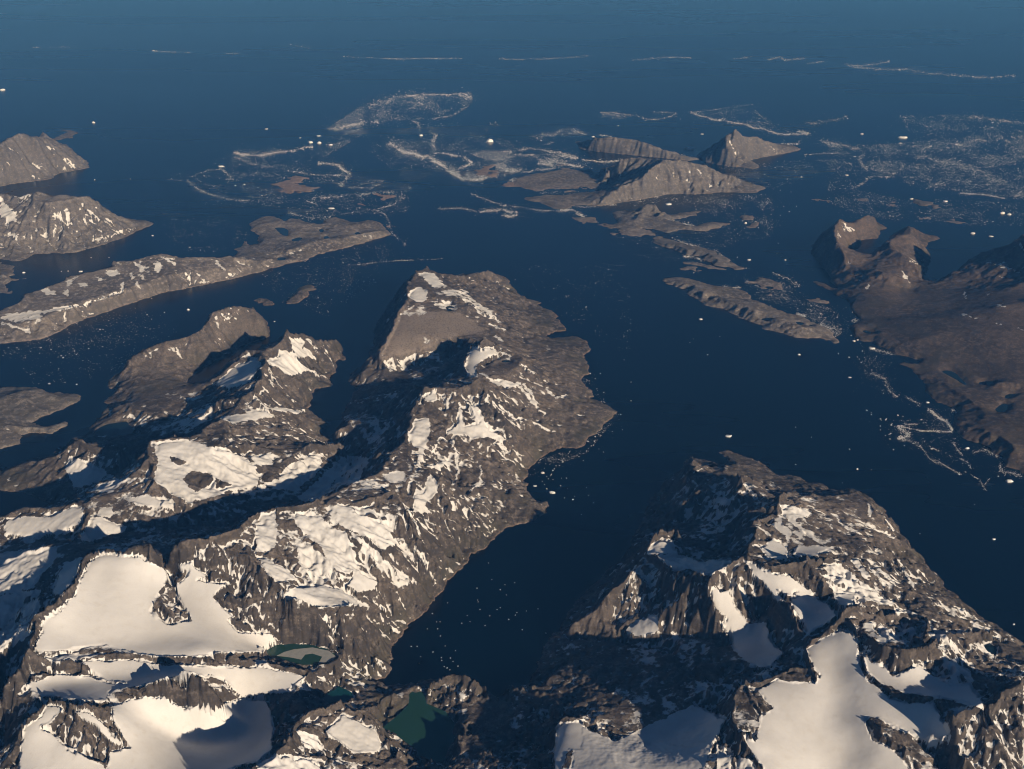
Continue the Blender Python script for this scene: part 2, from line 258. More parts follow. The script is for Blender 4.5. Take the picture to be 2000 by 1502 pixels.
# ridge and valley lines, with heights in metres
LINES = '''
A -300,330,700 0,265,900 60,215,950 110,185,1000 180,195,960 240,205,880 310,215,640 400,265,320 470,340,150
A 240,178,620 255,172,640 280,190,600
A 180,200,930 200,290,560 190,380,260
A -300,580,600 0,545,750 60,542,780 150,527,820 200,560,800 200,592,720 300,590,760 400,576,780 440,570,740 535,546,760 600,600,540 700,672,250 760,690,110 850,700,60
A 200,580,760 235,520,860 300,560,740 380,540,800 430,560,760
A 60,560,700 90,700,480 100,800,260
A -600,1300,150 0,1230,150 105,1190,220 130,1125,250 260,1100,250 380,1050,260 390,1025,280 550,1000,300 660,975,320 680,932,360 760,945,340 850,918,350 960,890,380 1060,925,300 1200,912,260 1350,910,220 1480,930,150
A 0,1330,110 240,1270,170 500,1180,200 800,1090,200 1040,1010,200 1200,990,180 1400,980,120
B 400,520,90 560,430,110 700,380,110 870,330,110 1000,330,90 1150,290,100 1300,270,60
B 420,220,60 560,190,50 700,220,60 900,210,60 1000,230,60 1200,220,60
B 420,330,50 480,420,60 620,340,50
A 0,1000,110 50,1010,90
B 620,760,35 710,700,45 760,685,30
B 420,788,16 470,790,16
C -300,700,150 0,640,150 100,600,140 210,570,120 300,620,70 420,615,25
C -200,820,100 0,760,110 100,790,70 250,800,40 360,765,20
C 610,520,40 660,480,150 715,410,240 790,360,300 880,325,330 980,300,360 1080,278,400 1150,235,420 1170,185,470 1200,135,520 1270,108,560 1340,97,560 1440,113,500 1495,155,330 1500,215,120
C 1590,237,620 1575,300,590 1545,345,540 1460,375,520 1385,362,470 1330,425,400 1240,495,330 1160,555,200
C 1590,237,620 1680,258,500 1780,285,340 1880,305,140
C 1460,375,520 1475,440,600 1465,520,600 1430,575,560 1410,597,610 1330,640,560 1215,640,500 1205,700,420
C 1475,440,600 1600,500,400 1720,550,180
C 1410,597,610 1480,680,470 1600,700,330 1700,720,200 1800,760,60
C 1205,700,420 1120,760,300 1080,840,300
C 1270,450,330 1350,490,360 1420,450,400
C 960,760,110 1000,700,130 1060,640,140 1130,590,150
C 640,570,60 800,560,120 900,520,110 1000,520,90 1060,560,80
C 620,680,110 700,660,160 760,700,150 900,720,170 930,640,160 800,620,140
C 740,770,130 860,800,150 900,760,160
C 1225,742,640 1268,770,640 1270,850,680 1240,890,720 1330,900,660 1450,880,520 1560,860,380 1700,850,240
C 842,857,820 950,852,800 1050,850,790 1120,835,740 1160,790,700 1225,742,640
C 842,857,820 855,950,800 845,1080,700 780,1130,640 700,1172,610 600,1180,600 500,1190,600 485,1290,600 440,1390,600
C 860,1085,720 960,1180,640 1080,1230,560 1200,1190,520 1400,1170,420 1600,1140,350
C 1180,900,740 1170,1000,640 1200,1100,560
C 1600,980,420 1720,890,400 1850,880,330 1960,900,240
C 390,845,260 440,855,380 560,905,330 640,890,330 690,895,360 690,1000,280
C 690,860,80 740,960,90 700,1060,140 600,1100,150 400,1130,100
C -200,1290,500 0,1310,460 130,1243,520 280,1255,520 430,1217,600 470,1225,600
C 60,1030,60 180,990,120 330,960,180
D 690,82,600 610,118,640 575,190,640 582,258,620 545,310,570 525,370,520 500,430,460 455,520,380 420,595,300
D 690,82,600 760,100,620 860,130,540 1000,110,400 1050,100,330 1150,130,130
D 380,605,200 350,660,160 300,700,140
D 610,180,640 750,230,600 900,260,540 1000,330,440 1100,400,350
D 830,305,500 870,320,500
D 540,420,450 700,460,420 850,490,410 960,480,450
D 640,620,170 560,690,60 700,640,170 850,560,200 930,560,240
D 640,660,100 800,650,160 880,600,220
D 980,510,560 1050,492,640 1010,550,640 940,600,600 915,650,560 950,700,560 1010,720,600
D 1050,492,640 1150,540,480 1250,600,460 1240,640,480 1180,700,480 1010,725,600
D 1040,650,470 1100,640,450 1190,620,450
D 1250,600,460 1400,760,260 1600,900,110 1780,915,25
D 1120,470,300 1300,560,170 1500,560,90
D 575,775,560 620,770,640 655,760,740 690,785,760 765,778,720 865,797,700 940,772,740 1010,730,780 1090,820,640 1140,930,480 1190,1050,320 1230,1150,180
D 500,760,200 620,740,220 760,745,250 880,745,290
D 655,760,740 600,840,560 500,940,340 420,950,240
D 690,785,760 640,870,640 580,960,560 470,1010,330
D 640,870,640 590,1010,600 560,1100,560 500,1170,590 470,1230,610 380,1310,650 200,1370,740 90,1425,800
D 865,797,700 850,900,560 830,1020,470 780,1030,500 700,1120,500
D 780,1030,500 870,1160,360 900,1330,260
D 990,1080,380 1060,1180,260 1090,1340,180
D 1300,900,240 1450,1000,120
D 270,962,230 240,1000,200 160,1040,200
D 560,1100,560 640,1240,560 580,1330,560 540,1440,560
D 700,1250,560 780,1330,520 740,1480,420
D 1250,1400,90 1380,1470,30
X 640,855,5 668,880,60 690,905,130 660,940,200 610,975,270 560,988,330 420,1030,430 250,1052,470 100,1064,430 0,1078,360 -200,1100,300
X 633,973,850 585,992,880 515,1000,900 481,1012,920 461,1037,950 401,1057,1000 334,1063,1020 277,1068,1020 234,1078,1000 200,1076,980 167,1088,980 147,1134,960 117,1180,940 73,1207,920 57,1267,860 27,1317,820 -40,1345,760 -300,1400,700
X 665,975,820 700,985,760 772,960,680
X 401,1062,960 470,1090,860 530,1130,760 570,1170,700 640,1190,560 706,1188,520
X 515,1005,880 560,1060,780 600,1110,650 620,1150,560 660,1165,520
X 690,1000,760 720,1060,640 760,1090,520 800,1130,330
X 772,960,680 790,1010,620 830,1070,420 860,1110,220
X 840,960,500 900,1010,280 960,1020,110
X 277,1090,800 340,1120,720 350,1160,640 390,1200,590 450,1240,500
X 222,1095,900 170,1150,860 130,1200,820 100,1245,780
X 300,1200,660 330,1250,590 260,1260,620 150,1275,680
X 310,1180,720 345,1200,690
X 545,1210,470 600,1230,400 660,1250,340
X 480,1262,420 530,1275,330
X 640,1275,250 700,1285,200 740,1300,90
E 330,890,720 420,870,760 480,920,700 560,860,680 800,850,640 1000,870,600 1170,790,640 1300,840,540 1500,900,440 1700,900,380 1850,960,330
E 150,1010,640 400,990,610 600,970,600 880,960,570 1100,930,560
E 640,1075,620 700,1055,640 830,1045,680 960,965,760 1080,945,800 1240,985,760 1310,1055,640 1400,1095,500
E 300,880,740 200,850,800
E 130,1260,680 200,1190,720 290,1092,770 350,1120,750 420,1130,790 520,1140,780 630,1142,770 660,1215,700
E 520,1140,780 640,1270,650 740,1390,520
E 420,1130,790 470,1280,680 560,1400,560 620,1470,490
E 290,1092,770 330,1220,690 380,1360,590
E 300,1420,560 200,1502,540 0,1700,500
E 820,1110,600 900,1250,420 1100,1350,260 1300,1350,170 1450,1300,130 1450,1200,150 1300,1200,240
E 1560,1330,200 1480,1420,260 1350,1480,330
E 0,1000,480 40,1100,480 0,1300,420 -200,1500,400
E 60,560,480 150,500,560 250,480,650
E 0,700,420 100,650,500
E 0,300,560 200,230,640 350,200,660 420,180,640
F 205,1280,560 260,1220,540 310,1195,520 450,1152,470 560,1200,420 650,1285,350 740,1340,250 830,1400,120
F 205,1280,560 170,1340,600 120,1440,640 0,1502,680 -120,1620,720
F 400,1400,380 560,1470,330 700,1520,260
F 200,1060,380 340,1110,200 450,1060,150 560,1090,110 640,1120,120 700,1180,110
F 560,1160,180 650,1180,170 750,1110,70
F 900,1060,130 1000,1015,190 1080,1005,210 1180,1050,190 1250,1110,120
F 1010,1160,130 1090,1270,180 1080,1420,200 1000,1490,200
F 1130,1160,90 1300,1150,120 1500,1180,200 1620,1200,300
F 1150,1300,90 1400,1350,150 1560,1400,240
F 1590,1280,420 1620,1240,460 1700,1225,480 1741,1250,490
F 1590,1280,420 1600,1400,450 1590,1520,480
F 1300,1050,60 1450,1100,140 1600,1000,180
X 1090,1412,420 1125,1400,480 1160,1450,480 1210,1500,540 1250,1600,620 1120,1680,600 900,1700,520
X 1180,1420,360 1290,1460,340 1400,1400,380
G 985,150,240 1010,155,330 1005,200,420 1000,240,450 960,320,380
G 1010,225,450 1090,225,400 1170,262,380 1250,272,470 1300,252,740 1320,290,680 1400,380,600 1440,405,600
G 1090,300,220 1200,300,240
G 1250,190,120 1330,200,110 1430,210,60
G 1300,252,740 1230,330,530 1190,400,470 1060,370,420 1000,400,380 950,440,360 860,490,200
G 1060,370,420 1050,470,300
G 1440,405,600 1560,425,740 1590,398,780 1640,430,740 1750,450,520
G 1480,335,90 1560,340,90 1640,400,160
G 1590,398,800 1540,540,670 1420,568,740 1440,650,770 1380,720,810 1350,800,860 1300,835,860 1260,862,850 1230,940,820
G 1540,540,670 1640,600,650 1760,660,640
G 1420,568,740 1530,640,700 1650,740,640 1680,780,600
G 1350,800,860 1320,900,820 1280,1000,740 1330,1120,640 1440,1200,520 1560,1300,480
G 1260,862,860 1150,918,860 1100,955,860 1060,930,840 1010,888,830 960,915,780 870,885,720 790,800,660 700,752,560 745,640,620 810,605,660 880,625,620 970,690,470
G 700,752,560 690,660,330
G 700,560,70 850,540,160 1000,560,240 1150,600,320 1300,600,460
G 900,720,330 1050,740,320 1150,760,340 1280,700,440
G 1000,820,420 1150,840,450
G 1100,955,860 1060,1040,700 990,1130,560 960,1230,460
G 1010,888,830 940,980,660 820,1120,480 800,1200,430
G 870,885,720 800,1000,500 760,1120,380 700,1250,300
G 700,752,560 640,860,530 560,970,470 440,1090,370 330,1180,270 200,1290,130 110,1335,40
G 560,1120,330 480,1230,200
G 1100,955,860 1130,1060,740 1150,1150,650 1210,1210,600 1220,1290,500 1200,1380,400
G 1180,1020,760 1210,1100,680 1290,1210,590 1370,1260,520
G 650,1250,330 760,1220,350
G 900,1300,320 1100,1330,350 1300,1380,380
G 130,1330,40 400,1330,130 650,1380,180 830,1400,220
H 172,275,870 240,310,900 330,348,880 400,330,890 540,298,880 640,265,780 760,300,640
H 330,270,720 450,290,680 560,250,660 690,235,650
H 200,330,880 330,420,800 420,500,760 640,520,720
H 380,490,860 430,560,840 480,640,760 525,705,640
H 450,530,640 560,590,560 600,650,560
H 540,298,880 620,430,780 700,500,700 760,560,880 775,600,930 800,660,880 835,735,860
H 700,500,690 820,500,650 1000,570,560 1180,590,480
H 775,600,930 880,530,780 960,560,700 1100,590,520
H 775,600,930 700,690,800 600,730,760 530,770,740 515,850,740 545,930,730 585,990,720
H 545,930,730 460,920,710 360,960,700 270,1040,710 180,980,740 150,965,750 200,1080,730 260,1180,710
H 150,965,750 100,1100,720 60,1200,710 110,1280,720 200,1330,760 255,1355,720
H 60,1200,710 0,1200,600 -20,1300,600 100,1400,640 250,1440,660 360,1510,650
H 835,735,800 850,880,770 870,960,755 950,1010,750 1010,1050,750 1130,1105,760 1270,1085,800 1400,1130,800 1500,1160,830 1590,1150,920 1700,1050,960 1790,975,1000 2000,960,1000
H 835,735,860 930,765,880 1000,800,880 1090,825,900 1170,790,900 1250,778,900 1310,860,820 1400,960,740 1500,1040,760
H 1090,825,900 1050,900,820 1030,970,760
H 910,880,760 1100,1000,730 1300,1040,720 1480,1110,740
H 940,640,560 1060,640,420 1200,600,440 1050,760,560 1180,720,520
H 1250,778,900 1230,700,640 1230,620,480
H 1250,778,900 1400,720,520 1600,700,180
H 1480,950,560 1600,960,500 1700,960,640
H 1590,1150,920 1400,1200,940 1340,1180,880 1380,1300,800 1420,1400,760 1500,1500,700
H 1790,975,1000 1700,1250,820 1760,1400,700 1900,1500,640
H 640,800,740 720,900,705 650,1000,680 700,1150,630 600,1300,580 800,1400,540 600,1600,480 1200,1700,500
H 870,1215,680 920,1250,690 1010,1340,650 1100,1420,620 1250,1470,590 1400,1550,560
H 960,1215,670 1150,1330,630 1350,1440,600
H 1150,1180,740 1300,1280,700
H 1450,850,560 1560,870,420 1700,880,300
H 100,720,480 250,760,460 350,830,500 200,880,520
H -100,900,430 0,1000,450 100,1050,560
H 800,380,640 1000,480,500 1150,520,380
H 900,180,560 1050,260,380
H 1300,480,260 1500,600,130
L 200,1200,560 330,1150,330 480,1180,280 660,1140,200 800,1280,260 900,1400,200
I 440,192,40 500,180,200 530,168,330 600,165,380 650,155,400 720,172,370 800,178,350 880,205,290 980,240,200 1100,278,90 1180,300,30
I 1450,100,850 1400,150,660 1385,180,600 1430,225,470 1470,280,250 1520,330,60
I 1450,100,850 1510,155,560 1560,165,480 1610,158,480 1660,190,330 1720,205,150 1850,232,30
I 1400,150,660 1300,220,260 1230,262,60
I 770,296,560 700,320,480 640,370,240 580,380,120
I 770,296,560 900,308,560 1000,315,640 1130,322,600 1290,352,470 1400,412,270 1520,455,130 1640,490,20
I 1000,315,640 900,378,560 870,425,460 760,462,330 650,515,200 585,580,90
I 600,362,150 590,385,130
I 660,440,160 760,420,260 850,380,380
I 150,555,14 300,580,16 480,560,16
I 300,380,12 400,390,12
I 180,420,22 200,440,12
I 400,470,9 560,460,14
I 870,598,240 900,594,240 960,620,210 1010,680,70
I 870,598,240 800,690,90
I 1050,740,30 1250,745,40 1350,735,40 700,680,40 1100,665,35
J 200,280,40 400,350,60 600,400,70 700,450,30
J 300,590,40 420,610,60 520,690,90 700,720,100 850,800,110 1000,850,100 1150,910,100 1300,960,90 1450,980,60
J 940,600,14 1080,630,14
J 400,735,10 1470,760,10
J 820,92,25
J 920,156,9 955,158,9
K 512,178,480 490,250,500 492,300,490 505,370,440 560,462,300 640,510,210 680,525,190
K 512,178,480 580,195,420 640,205,300 690,175,320 745,152,380 800,195,220 865,238,40
K 492,300,490 400,350,260 345,400,90
K 1020,230,180 1060,245,200 1110,280,120
K 1000,296,420 930,300,380 880,350,380 920,400,400 1000,440,400 1080,500,340 1100,560,240
K 1000,296,420 1080,290,390 1120,340,250 1150,430,120
K 920,400,400 800,440,280 700,515,190 670,540,190
K 1240,320,15
K 760,560,260 900,600,300 1000,620,250 1090,650,110
K 560,700,60 700,720,150 900,760,170 1000,740,120
K 1880,290,900 1840,330,860 1780,380,700 1680,410,560 1540,430,450 1480,500,380 1390,552,280 1300,630,200 1200,680,140
K 1880,290,900 1990,420,860 2200,420,800
K 1600,500,460 1750,540,480 1860,580,480
K 1180,700,130 1400,690,200 1600,660,280 1800,630,380
K 1400,760,240 1600,720,360 1750,720,420 1900,640,480
K 1650,820,460 1850,800,500 2100,760,520
K 900,920,120 1100,930,200 1300,910,260 1500,900,340
K 820,940,60 1000,890,100 1300,870,200
K 1100,1060,170 1400,1000,260 1700,1000,360 2000,1000,420
K 640,980,40 850,1060,60 1000,1140,50
L 1300,200,60 1500,320,80 1700,330,120 1900,300,160
L 1300,330,60 1500,470,90 1650,560,110 1800,640,120 2000,700,140
L 1420,610,50 1600,680,90 1800,800,110
K 1100,60,20 1200,80,16
M 760,640,14 850,650,10
M 820,585,9
'''

# lakes: name, label, water kind, height, outline
LAKES = [
 ('lake', 'dark green lake at the head of the narrow fjord', 'green', 60, 'F 815,1095 890,1095 905,1160 1000,1200 1045,1260 1045,1340 1000,1440 960,1455 860,1430 850,1390 770,1330 685,1280 760,1220 810,1170'),
 ('lake', 'small teal lake beside the shaded snow basin', 'teal', 140, 'F 345,1125 400,1090 440,1065 500,1090 515,1125 480,1140 420,1145 390,1155'),
 ('glacier_lake', 'half frozen green lake at the foot of the big snowfield', 'green', 260, 'F 30,890 90,850 200,832 320,850 420,880 425,915 370,940 250,945 130,915'),
 ('lake', 'dark lake with a snowy rim above the left snow hills', 'dark', 60, 'C 525,800 590,770 700,755 745,790 730,820 620,835 540,830'),
 ('pond', 'dark pond with a floating ice sheet on the plateau', 'dark', 505, 'D 805,300 840,290 872,302 860,320 825,325'),
 ('pond', 'dark cirque pond on the brown shoulder of the peninsula', 'dark', 440, 'D 1085,630 1130,612 1200,612 1190,630 1110,645'),
 ('pond', 'dark pond ringed by snow near the right shore', 'dark', 110, 'H 1550,790 1600,765 1632,790 1632,840 1590,840'),
 ('pond', 'black pond in the valley behind the right mainland dome', 'dark', 90, 'K 1005,715 1040,698 1085,705 1075,725 1030,728'),
 ('pond', 'largest pond in the low part of the long pale island', 'dark', 20, 'B 510,245 560,240 620,260 610,310 570,300 530,265'),
 ('pond', 'oval pond near the front shore of the long pale island', 'dark', 25, 'B 525,465 560,458 600,465 580,482 535,482'),
 ('pond', 'long dark lake on the right lowland shore', 'dark', 25, 'L 1265,240 1330,225 1380,245 1400,280 1450,330 1480,370 1420,330 1330,280'),
 ('pond', 'small dark pond on the lowland of the right shore, middle', 'dark', 40, 'L 1530,330 1590,320 1600,345 1560,345'),
 ('pond', 'crooked pond right of the largest one on the long pale island', 'dark', 20, 'B 640,330 690,312 720,318 680,345 645,350'),
 ('pond', 'small pond near the tip of the long pale island', 'dark', 18, 'B 1100,285 1125,255 1140,290 1118,305'),
 ('pond', 'narrow pond in the middle of the long pale island low end', 'dark', 22, 'B 865,310 905,300 920,318 880,330'),
 ('pond', 'round pond on the back shore side of the long pale island', 'dark', 14, 'B 840,245 880,255 860,285 835,275'),
 ('pond', 'pond in the left third of the long low brown island', 'dark', 30, 'J 985,890 1010,878 1018,900 990,908'),
 ('pond', 'larger pond near the right end of the long low brown island', 'dark', 25, 'J 1255,915 1300,915 1340,935 1280,940'),
 ('pond', 'dark pond beside the right end of the long low brown island', 'dark', 22, 'J 1355,935 1390,930 1400,955 1370,955'),
 ('pond', 'dark pond on the lowland right of the long dark lake', 'dark', 60, 'L 1725,440 1760,410 1850,400 1790,430 1760,450'),
 ('pond', 'black tarn on the lowland above the right shore', 'dark', 50, 'L 1660,520 1720,480 1770,490 1740,540 1690,545'),
 ('pond', 'dark pond by the spit of the right mainland', 'dark', 20, 'K 680,1000 720,990 770,1020 730,1025'),
]

# snow cover: amount, outline
SNOW = '''
1 E 600,230 820,250 870,290 960,330 990,380 940,460 900,550 880,600 980,655 1060,645 1125,630 1040,500 1030,420 1100,380 1130,320 1180,350 1220,390 1150,400 1250,420 1340,420 1250,500 1330,580 1385,612 1330,630 1400,712 1580,700 1620,770 1530,830 1380,820 1100,850 900,850 640,800 600,790 360,820 230,830 190,790 240,700 260,610 350,560 440,480 470,380 520,290
1 E 1040,310 1130,285 1135,345 1050,355
1 E 470,870 780,860 1000,900 1500,900 1800,960 1650,1060 1420,1090 1300,970 1100,950 830,1020 650,1000 560,960
1 E 150,1010 330,950 520,960 640,1010 830,1010 640,1060 630,1110 500,1110 200,1060
1 E 660,1140 820,1080 950,1080 1080,1140 1280,1130 1400,1090 1560,1100 1600,1250 1590,1400 1500,1460 1000,1600 620,1600 640,1400 760,1380 700,1280 650,1200
1 E 140,1240 240,1200 270,1120 380,1140 300,1240 230,1260 330,1300 400,1380 600,1480 640,1600 90,1600 130,1330
1 E 420,1150 520,1160 640,1270 740,1380 640,1350 560,1260 470,1200
.55 E 0,240 330,200 330,250 200,440 100,470 0,480
.55 E 0,490 240,450 220,600 190,700 100,780 0,820
.9 E 480,270 440,390 350,490 300,470 380,300
.5 E 240,840 340,830 600,830 700,860 500,860 330,900
.9 C 40,1300 140,1285 280,1290 420,1215 465,1230 470,1310 330,1380 200,1400 30,1390
.82 C 520,1280 620,1310 712,1340 690,1370 600,1390 510,1420 430,1410 490,1330
1 C 700,1195 820,1160 890,1190 890,1235 800,1225
.8 C 560,1240 630,1230 630,1290 550,1270
.8 C 870,1170 960,1190 970,1240 900,1230
.78 C 880,870 1050,855 1130,890 1230,900 1320,930 1430,1010 1440,1110 1290,1140 1200,1170 1090,1190 1080,1225 1000,1180 860,1080 880,980 870,930
-1 C 1060,1030 1180,1040 1190,1090 1100,1150 1020,1080
-1 C 940,950 1050,980 1000,1000
-1 C 1200,1070 1310,1110 1210,1125
.8 C 1400,950 1530,930 1520,990 1440,1000
.55 C 1600,1000 1800,930 1800,1000 1750,1060 1640,1140 1450,1110 1560,1070
.6 C 1900,950 2000,940 1960,1080 1750,1200 1650,1190 1800,1060
.85 C 1220,730 1350,715 1470,680 1440,620 1410,598 1480,680 1530,732 1400,740 1300,765
1 C 1500,675 1710,690 1680,710 1520,692
.8 C 1610,285 1710,300 1700,340 1770,400 1650,400 1740,480 1600,500 1480,410 1560,390 1550,350 1640,370
.9 C 1200,550 1330,430 1440,400 1460,450 1380,540 1280,570
.8 C 1180,560 1270,480 1330,425 1350,440 1260,520
.82 C 370,1000 400,950 500,990 600,1050 500,1110 410,1120
.4 C 500,990 700,1090 620,1150 400,1140
.3 C 620,650 760,690 960,700 950,830 820,830 760,740 600,720
.35 C 900,600 1100,580 1150,640 950,630
.35 C 950,700 1180,650 1200,720 1050,820 960,820
.8 C 550,830 620,820 640,835 590,840
1 C 1230,640 1310,645 1320,655 1240,650
.78 D 640,100 740,100 820,180 750,190
.8 D 580,230 660,180 700,200 710,260 640,270
.35 D 700,220 850,200 930,190 980,260 1090,330 1130,390 1000,340 900,240
.5 D 730,270 900,290 870,330 780,310
.35 D 590,300 680,290 740,340 640,360 560,350
.5 D 440,610 640,570 600,640 480,680
.3 D 520,640 740,560 820,640 640,740
1 D 970,530 1100,540 1130,590 1050,610 990,650 1000,712 940,690 920,640
.8 D 1000,680 1100,720 1260,750 1180,780 1080,740
.8 D 1120,560 1210,580 1180,590
.5 D 1240,620 1340,690 1280,660
1 D 660,830 760,780 760,850 720,860
.85 D 900,860 920,1000 990,980 1060,1000 1150,1070 1150,1110 1060,1060 980,1080 930,1050 820,1050 820,1020 880,1000
.9 D 930,850 1000,890 1070,1010 1040,1030
.8 D 800,800 830,870 820,910
.78 D 640,960 720,950 720,1030 700,1110 670,1220 640,1230 650,1130 600,1090 590,1040
.8 D 700,1230 810,1210 780,1260
.9 D 440,1290 570,1260 580,1320 500,1330
.8 D 720,1280 770,1340 770,1400 700,1440 720,1502 620,1502 630,1390 680,1380
.7 D 250,1170 370,1180 300,1330 180,1350
.4 D 180,940 400,930 470,1100 380,1160 330,1050
.35 D 190,860 520,800 560,830 250,880
.78 F 400,110 460,90 560,160 730,190 720,260 740,330 690,330 560,260 410,180
.78 F 210,130 310,140 410,220 480,250 530,360 550,440 500,470 400,430 350,330 320,300 210,200
.8 F 0,200 110,200 110,330 0,350
.88 F 120,560 300,520 450,540 540,600 565,635 400,645 220,638 150,610
.55 F 500,240 640,330 720,420 850,490 860,520 760,540 660,440 580,360
.9 F 540,440 650,500 640,560 540,570 480,520
.8 F 0,360 150,430 240,510 200,500 60,480
.45 F 220,300 330,330 400,430 480,480 300,530 230,400
.6 F 30,130 110,130 100,200 20,200
.65 F 0,920 60,930 130,1000 260,1020 330,1090 200,1090 0,1110
1 F 0,780 60,770 120,830 30,880 0,890
.9 F 370,1300 460,1210 640,1290 670,1370 650,1420 520,1420 380,1320
.7 F 210,1290 330,1330 340,1400 260,1390
.8 F 0,1450 130,1420 340,1460 380,1600 0,1600
.3 F 640,900 760,1000 700,1040 560,960
.9 F 1060,1090 1140,1120 1100,1145
.25 F 860,1060 960,1080 1000,1150 900,1130
1 G 1110,970 1160,980 1200,1020 1250,1010 1290,1120 1380,1230 1350,1310 1240,1300 1190,1240 1230,1190 1150,1140 1130,1030
.95 G 560,1280 650,1210 740,1170 790,1170 800,1290 650,1330
1 G 1360,820 1420,830 1500,880 1640,910 1750,1000 1836,1060 1640,1055 1560,1010 1610,1090 1560,1090 1500,1000 1400,900
1 G 1460,740 1540,670 1620,720 1650,790 1600,810 1500,800
.8 G 1570,440 1700,480 1790,500 1760,540 1700,530 1680,570 1836,680 1836,700 1740,640 1620,540
1 G 1530,580 1590,570 1650,630 1640,690 1590,640
1 G 1190,410 1280,420 1230,465 1190,470
.8 G 800,680 880,690 910,770 830,770 730,790 690,770 740,730
.75 G 770,790 900,770 1050,830 1270,800 1230,890 1150,910 1080,920 1000,870 880,890
.3 G 1050,600 1250,480 1300,530 1200,640 1100,650
.4 G 680,1000 740,880 860,890 760,980 690,1020
.5 G 1000,310 1040,340 1060,330 1010,290
.7 G 950,440 1010,480 1000,515 960,510
.6 G 1680,760 1836,720 1836,790 1700,800
1 H 520,800 620,740 710,690 800,710 830,750 830,850 860,960 950,1030 1000,1080 1140,1120 1270,1110 1330,1220 1370,1310 1280,1370 1100,1290 950,1210 870,1210 910,1320 1050,1410 1200,1600 350,1600 200,1400 150,1300 230,1330 260,1200 330,1150 240,1040 350,980 470,1000 580,1000 600,950 550,880
1 H 850,790 900,880 980,900 1040,970 1080,930 1180,900 1290,970 1340,1010 1480,1000 1570,1130 1560,1160 1400,1100 1250,1080 1100,1060 960,1000 880,940
.4 H 1300,900 1450,830 1480,900 1500,1000 1380,960
.95 H 70,730 160,660 290,640 320,760 400,830 300,910 200,900 100,800
1 H 430,510 520,490 640,530 710,600 640,650 530,720 500,640 440,560
1 H 690,490 810,490 800,540 720,550
.45 H 700,270 800,370 960,480 1050,570 1180,590 1080,600 960,560 820,500 700,490 620,380
1 H 480,200 690,210 560,260 440,250
.8 H 820,270 900,380 870,390 780,280
.9 H 860,640 930,640 920,700 860,680
.3 H 940,640 1180,680 1100,780 950,740
.25 H 1440,560 1560,640 1690,740 1500,680
.4 H 1230,640 1400,780 1440,870 1300,800
.6 H 1510,770 1610,760 1640,850 1560,820
.8 H 0,1350 80,1380 90,1600 0,1600
.8 H 110,1600 120,1420 200,1450 250,1600
1 H 1020,560 1170,590 1060,600
1 F 1600,1260 1741,1240 1741,1400 1660,1400 1600,1600 1580,1450
.9 X 1130,1410 1200,1450 1350,1380 1420,1400 1330,1600 1100,1600
.5 L 80,1200 180,1230 310,1270 330,1310 200,1300 120,1260
.8 L 740,1220 780,1270 750,1320 730,1290
.45 L 480,1290 600,1410 560,1400
.9 A 0,355 50,340 92,375 70,400 0,410
.9 A 0,420 60,410 50,430 0,435
.35 A 110,310 140,320 135,355 110,330
.8 A 210,245 240,265 240,300 225,290
.6 A 265,250 325,270 320,285 270,270
1 A 60,545 130,520 185,540 120,568
.8 A 0,550 30,590 100,650 100,700 40,700 0,660
.5 A 40,760 80,770 110,800 105,840 80,790
.9 A 620,995 690,985 700,1010 640,1025
.5 A 760,990 800,1040 770,1045
.5 A 780,935 850,965 840,1000
.7 A 905,950 930,925 960,975 920,1000
.5 A 455,1055 520,1060 510,1090 470,1080
.7 A 245,1095 330,1105 330,1130 270,1130
.7 A 370,1120 405,1090 400,1140
.4 A 20,1240 250,1220 240,1310 120,1300 60,1290
.7 A 550,1020 600,1040 600,1055
.6 K 480,300 530,260 520,350 505,350
.6 K 650,235 720,260 690,265
.25 K 900,370 1000,330 1060,380 1050,400
.25 K 890,560 950,590 1040,600 1000,680 950,640
.6 K 1440,885 1510,895 1500,915
.5 K 1640,900 1680,910 1670,930
'''
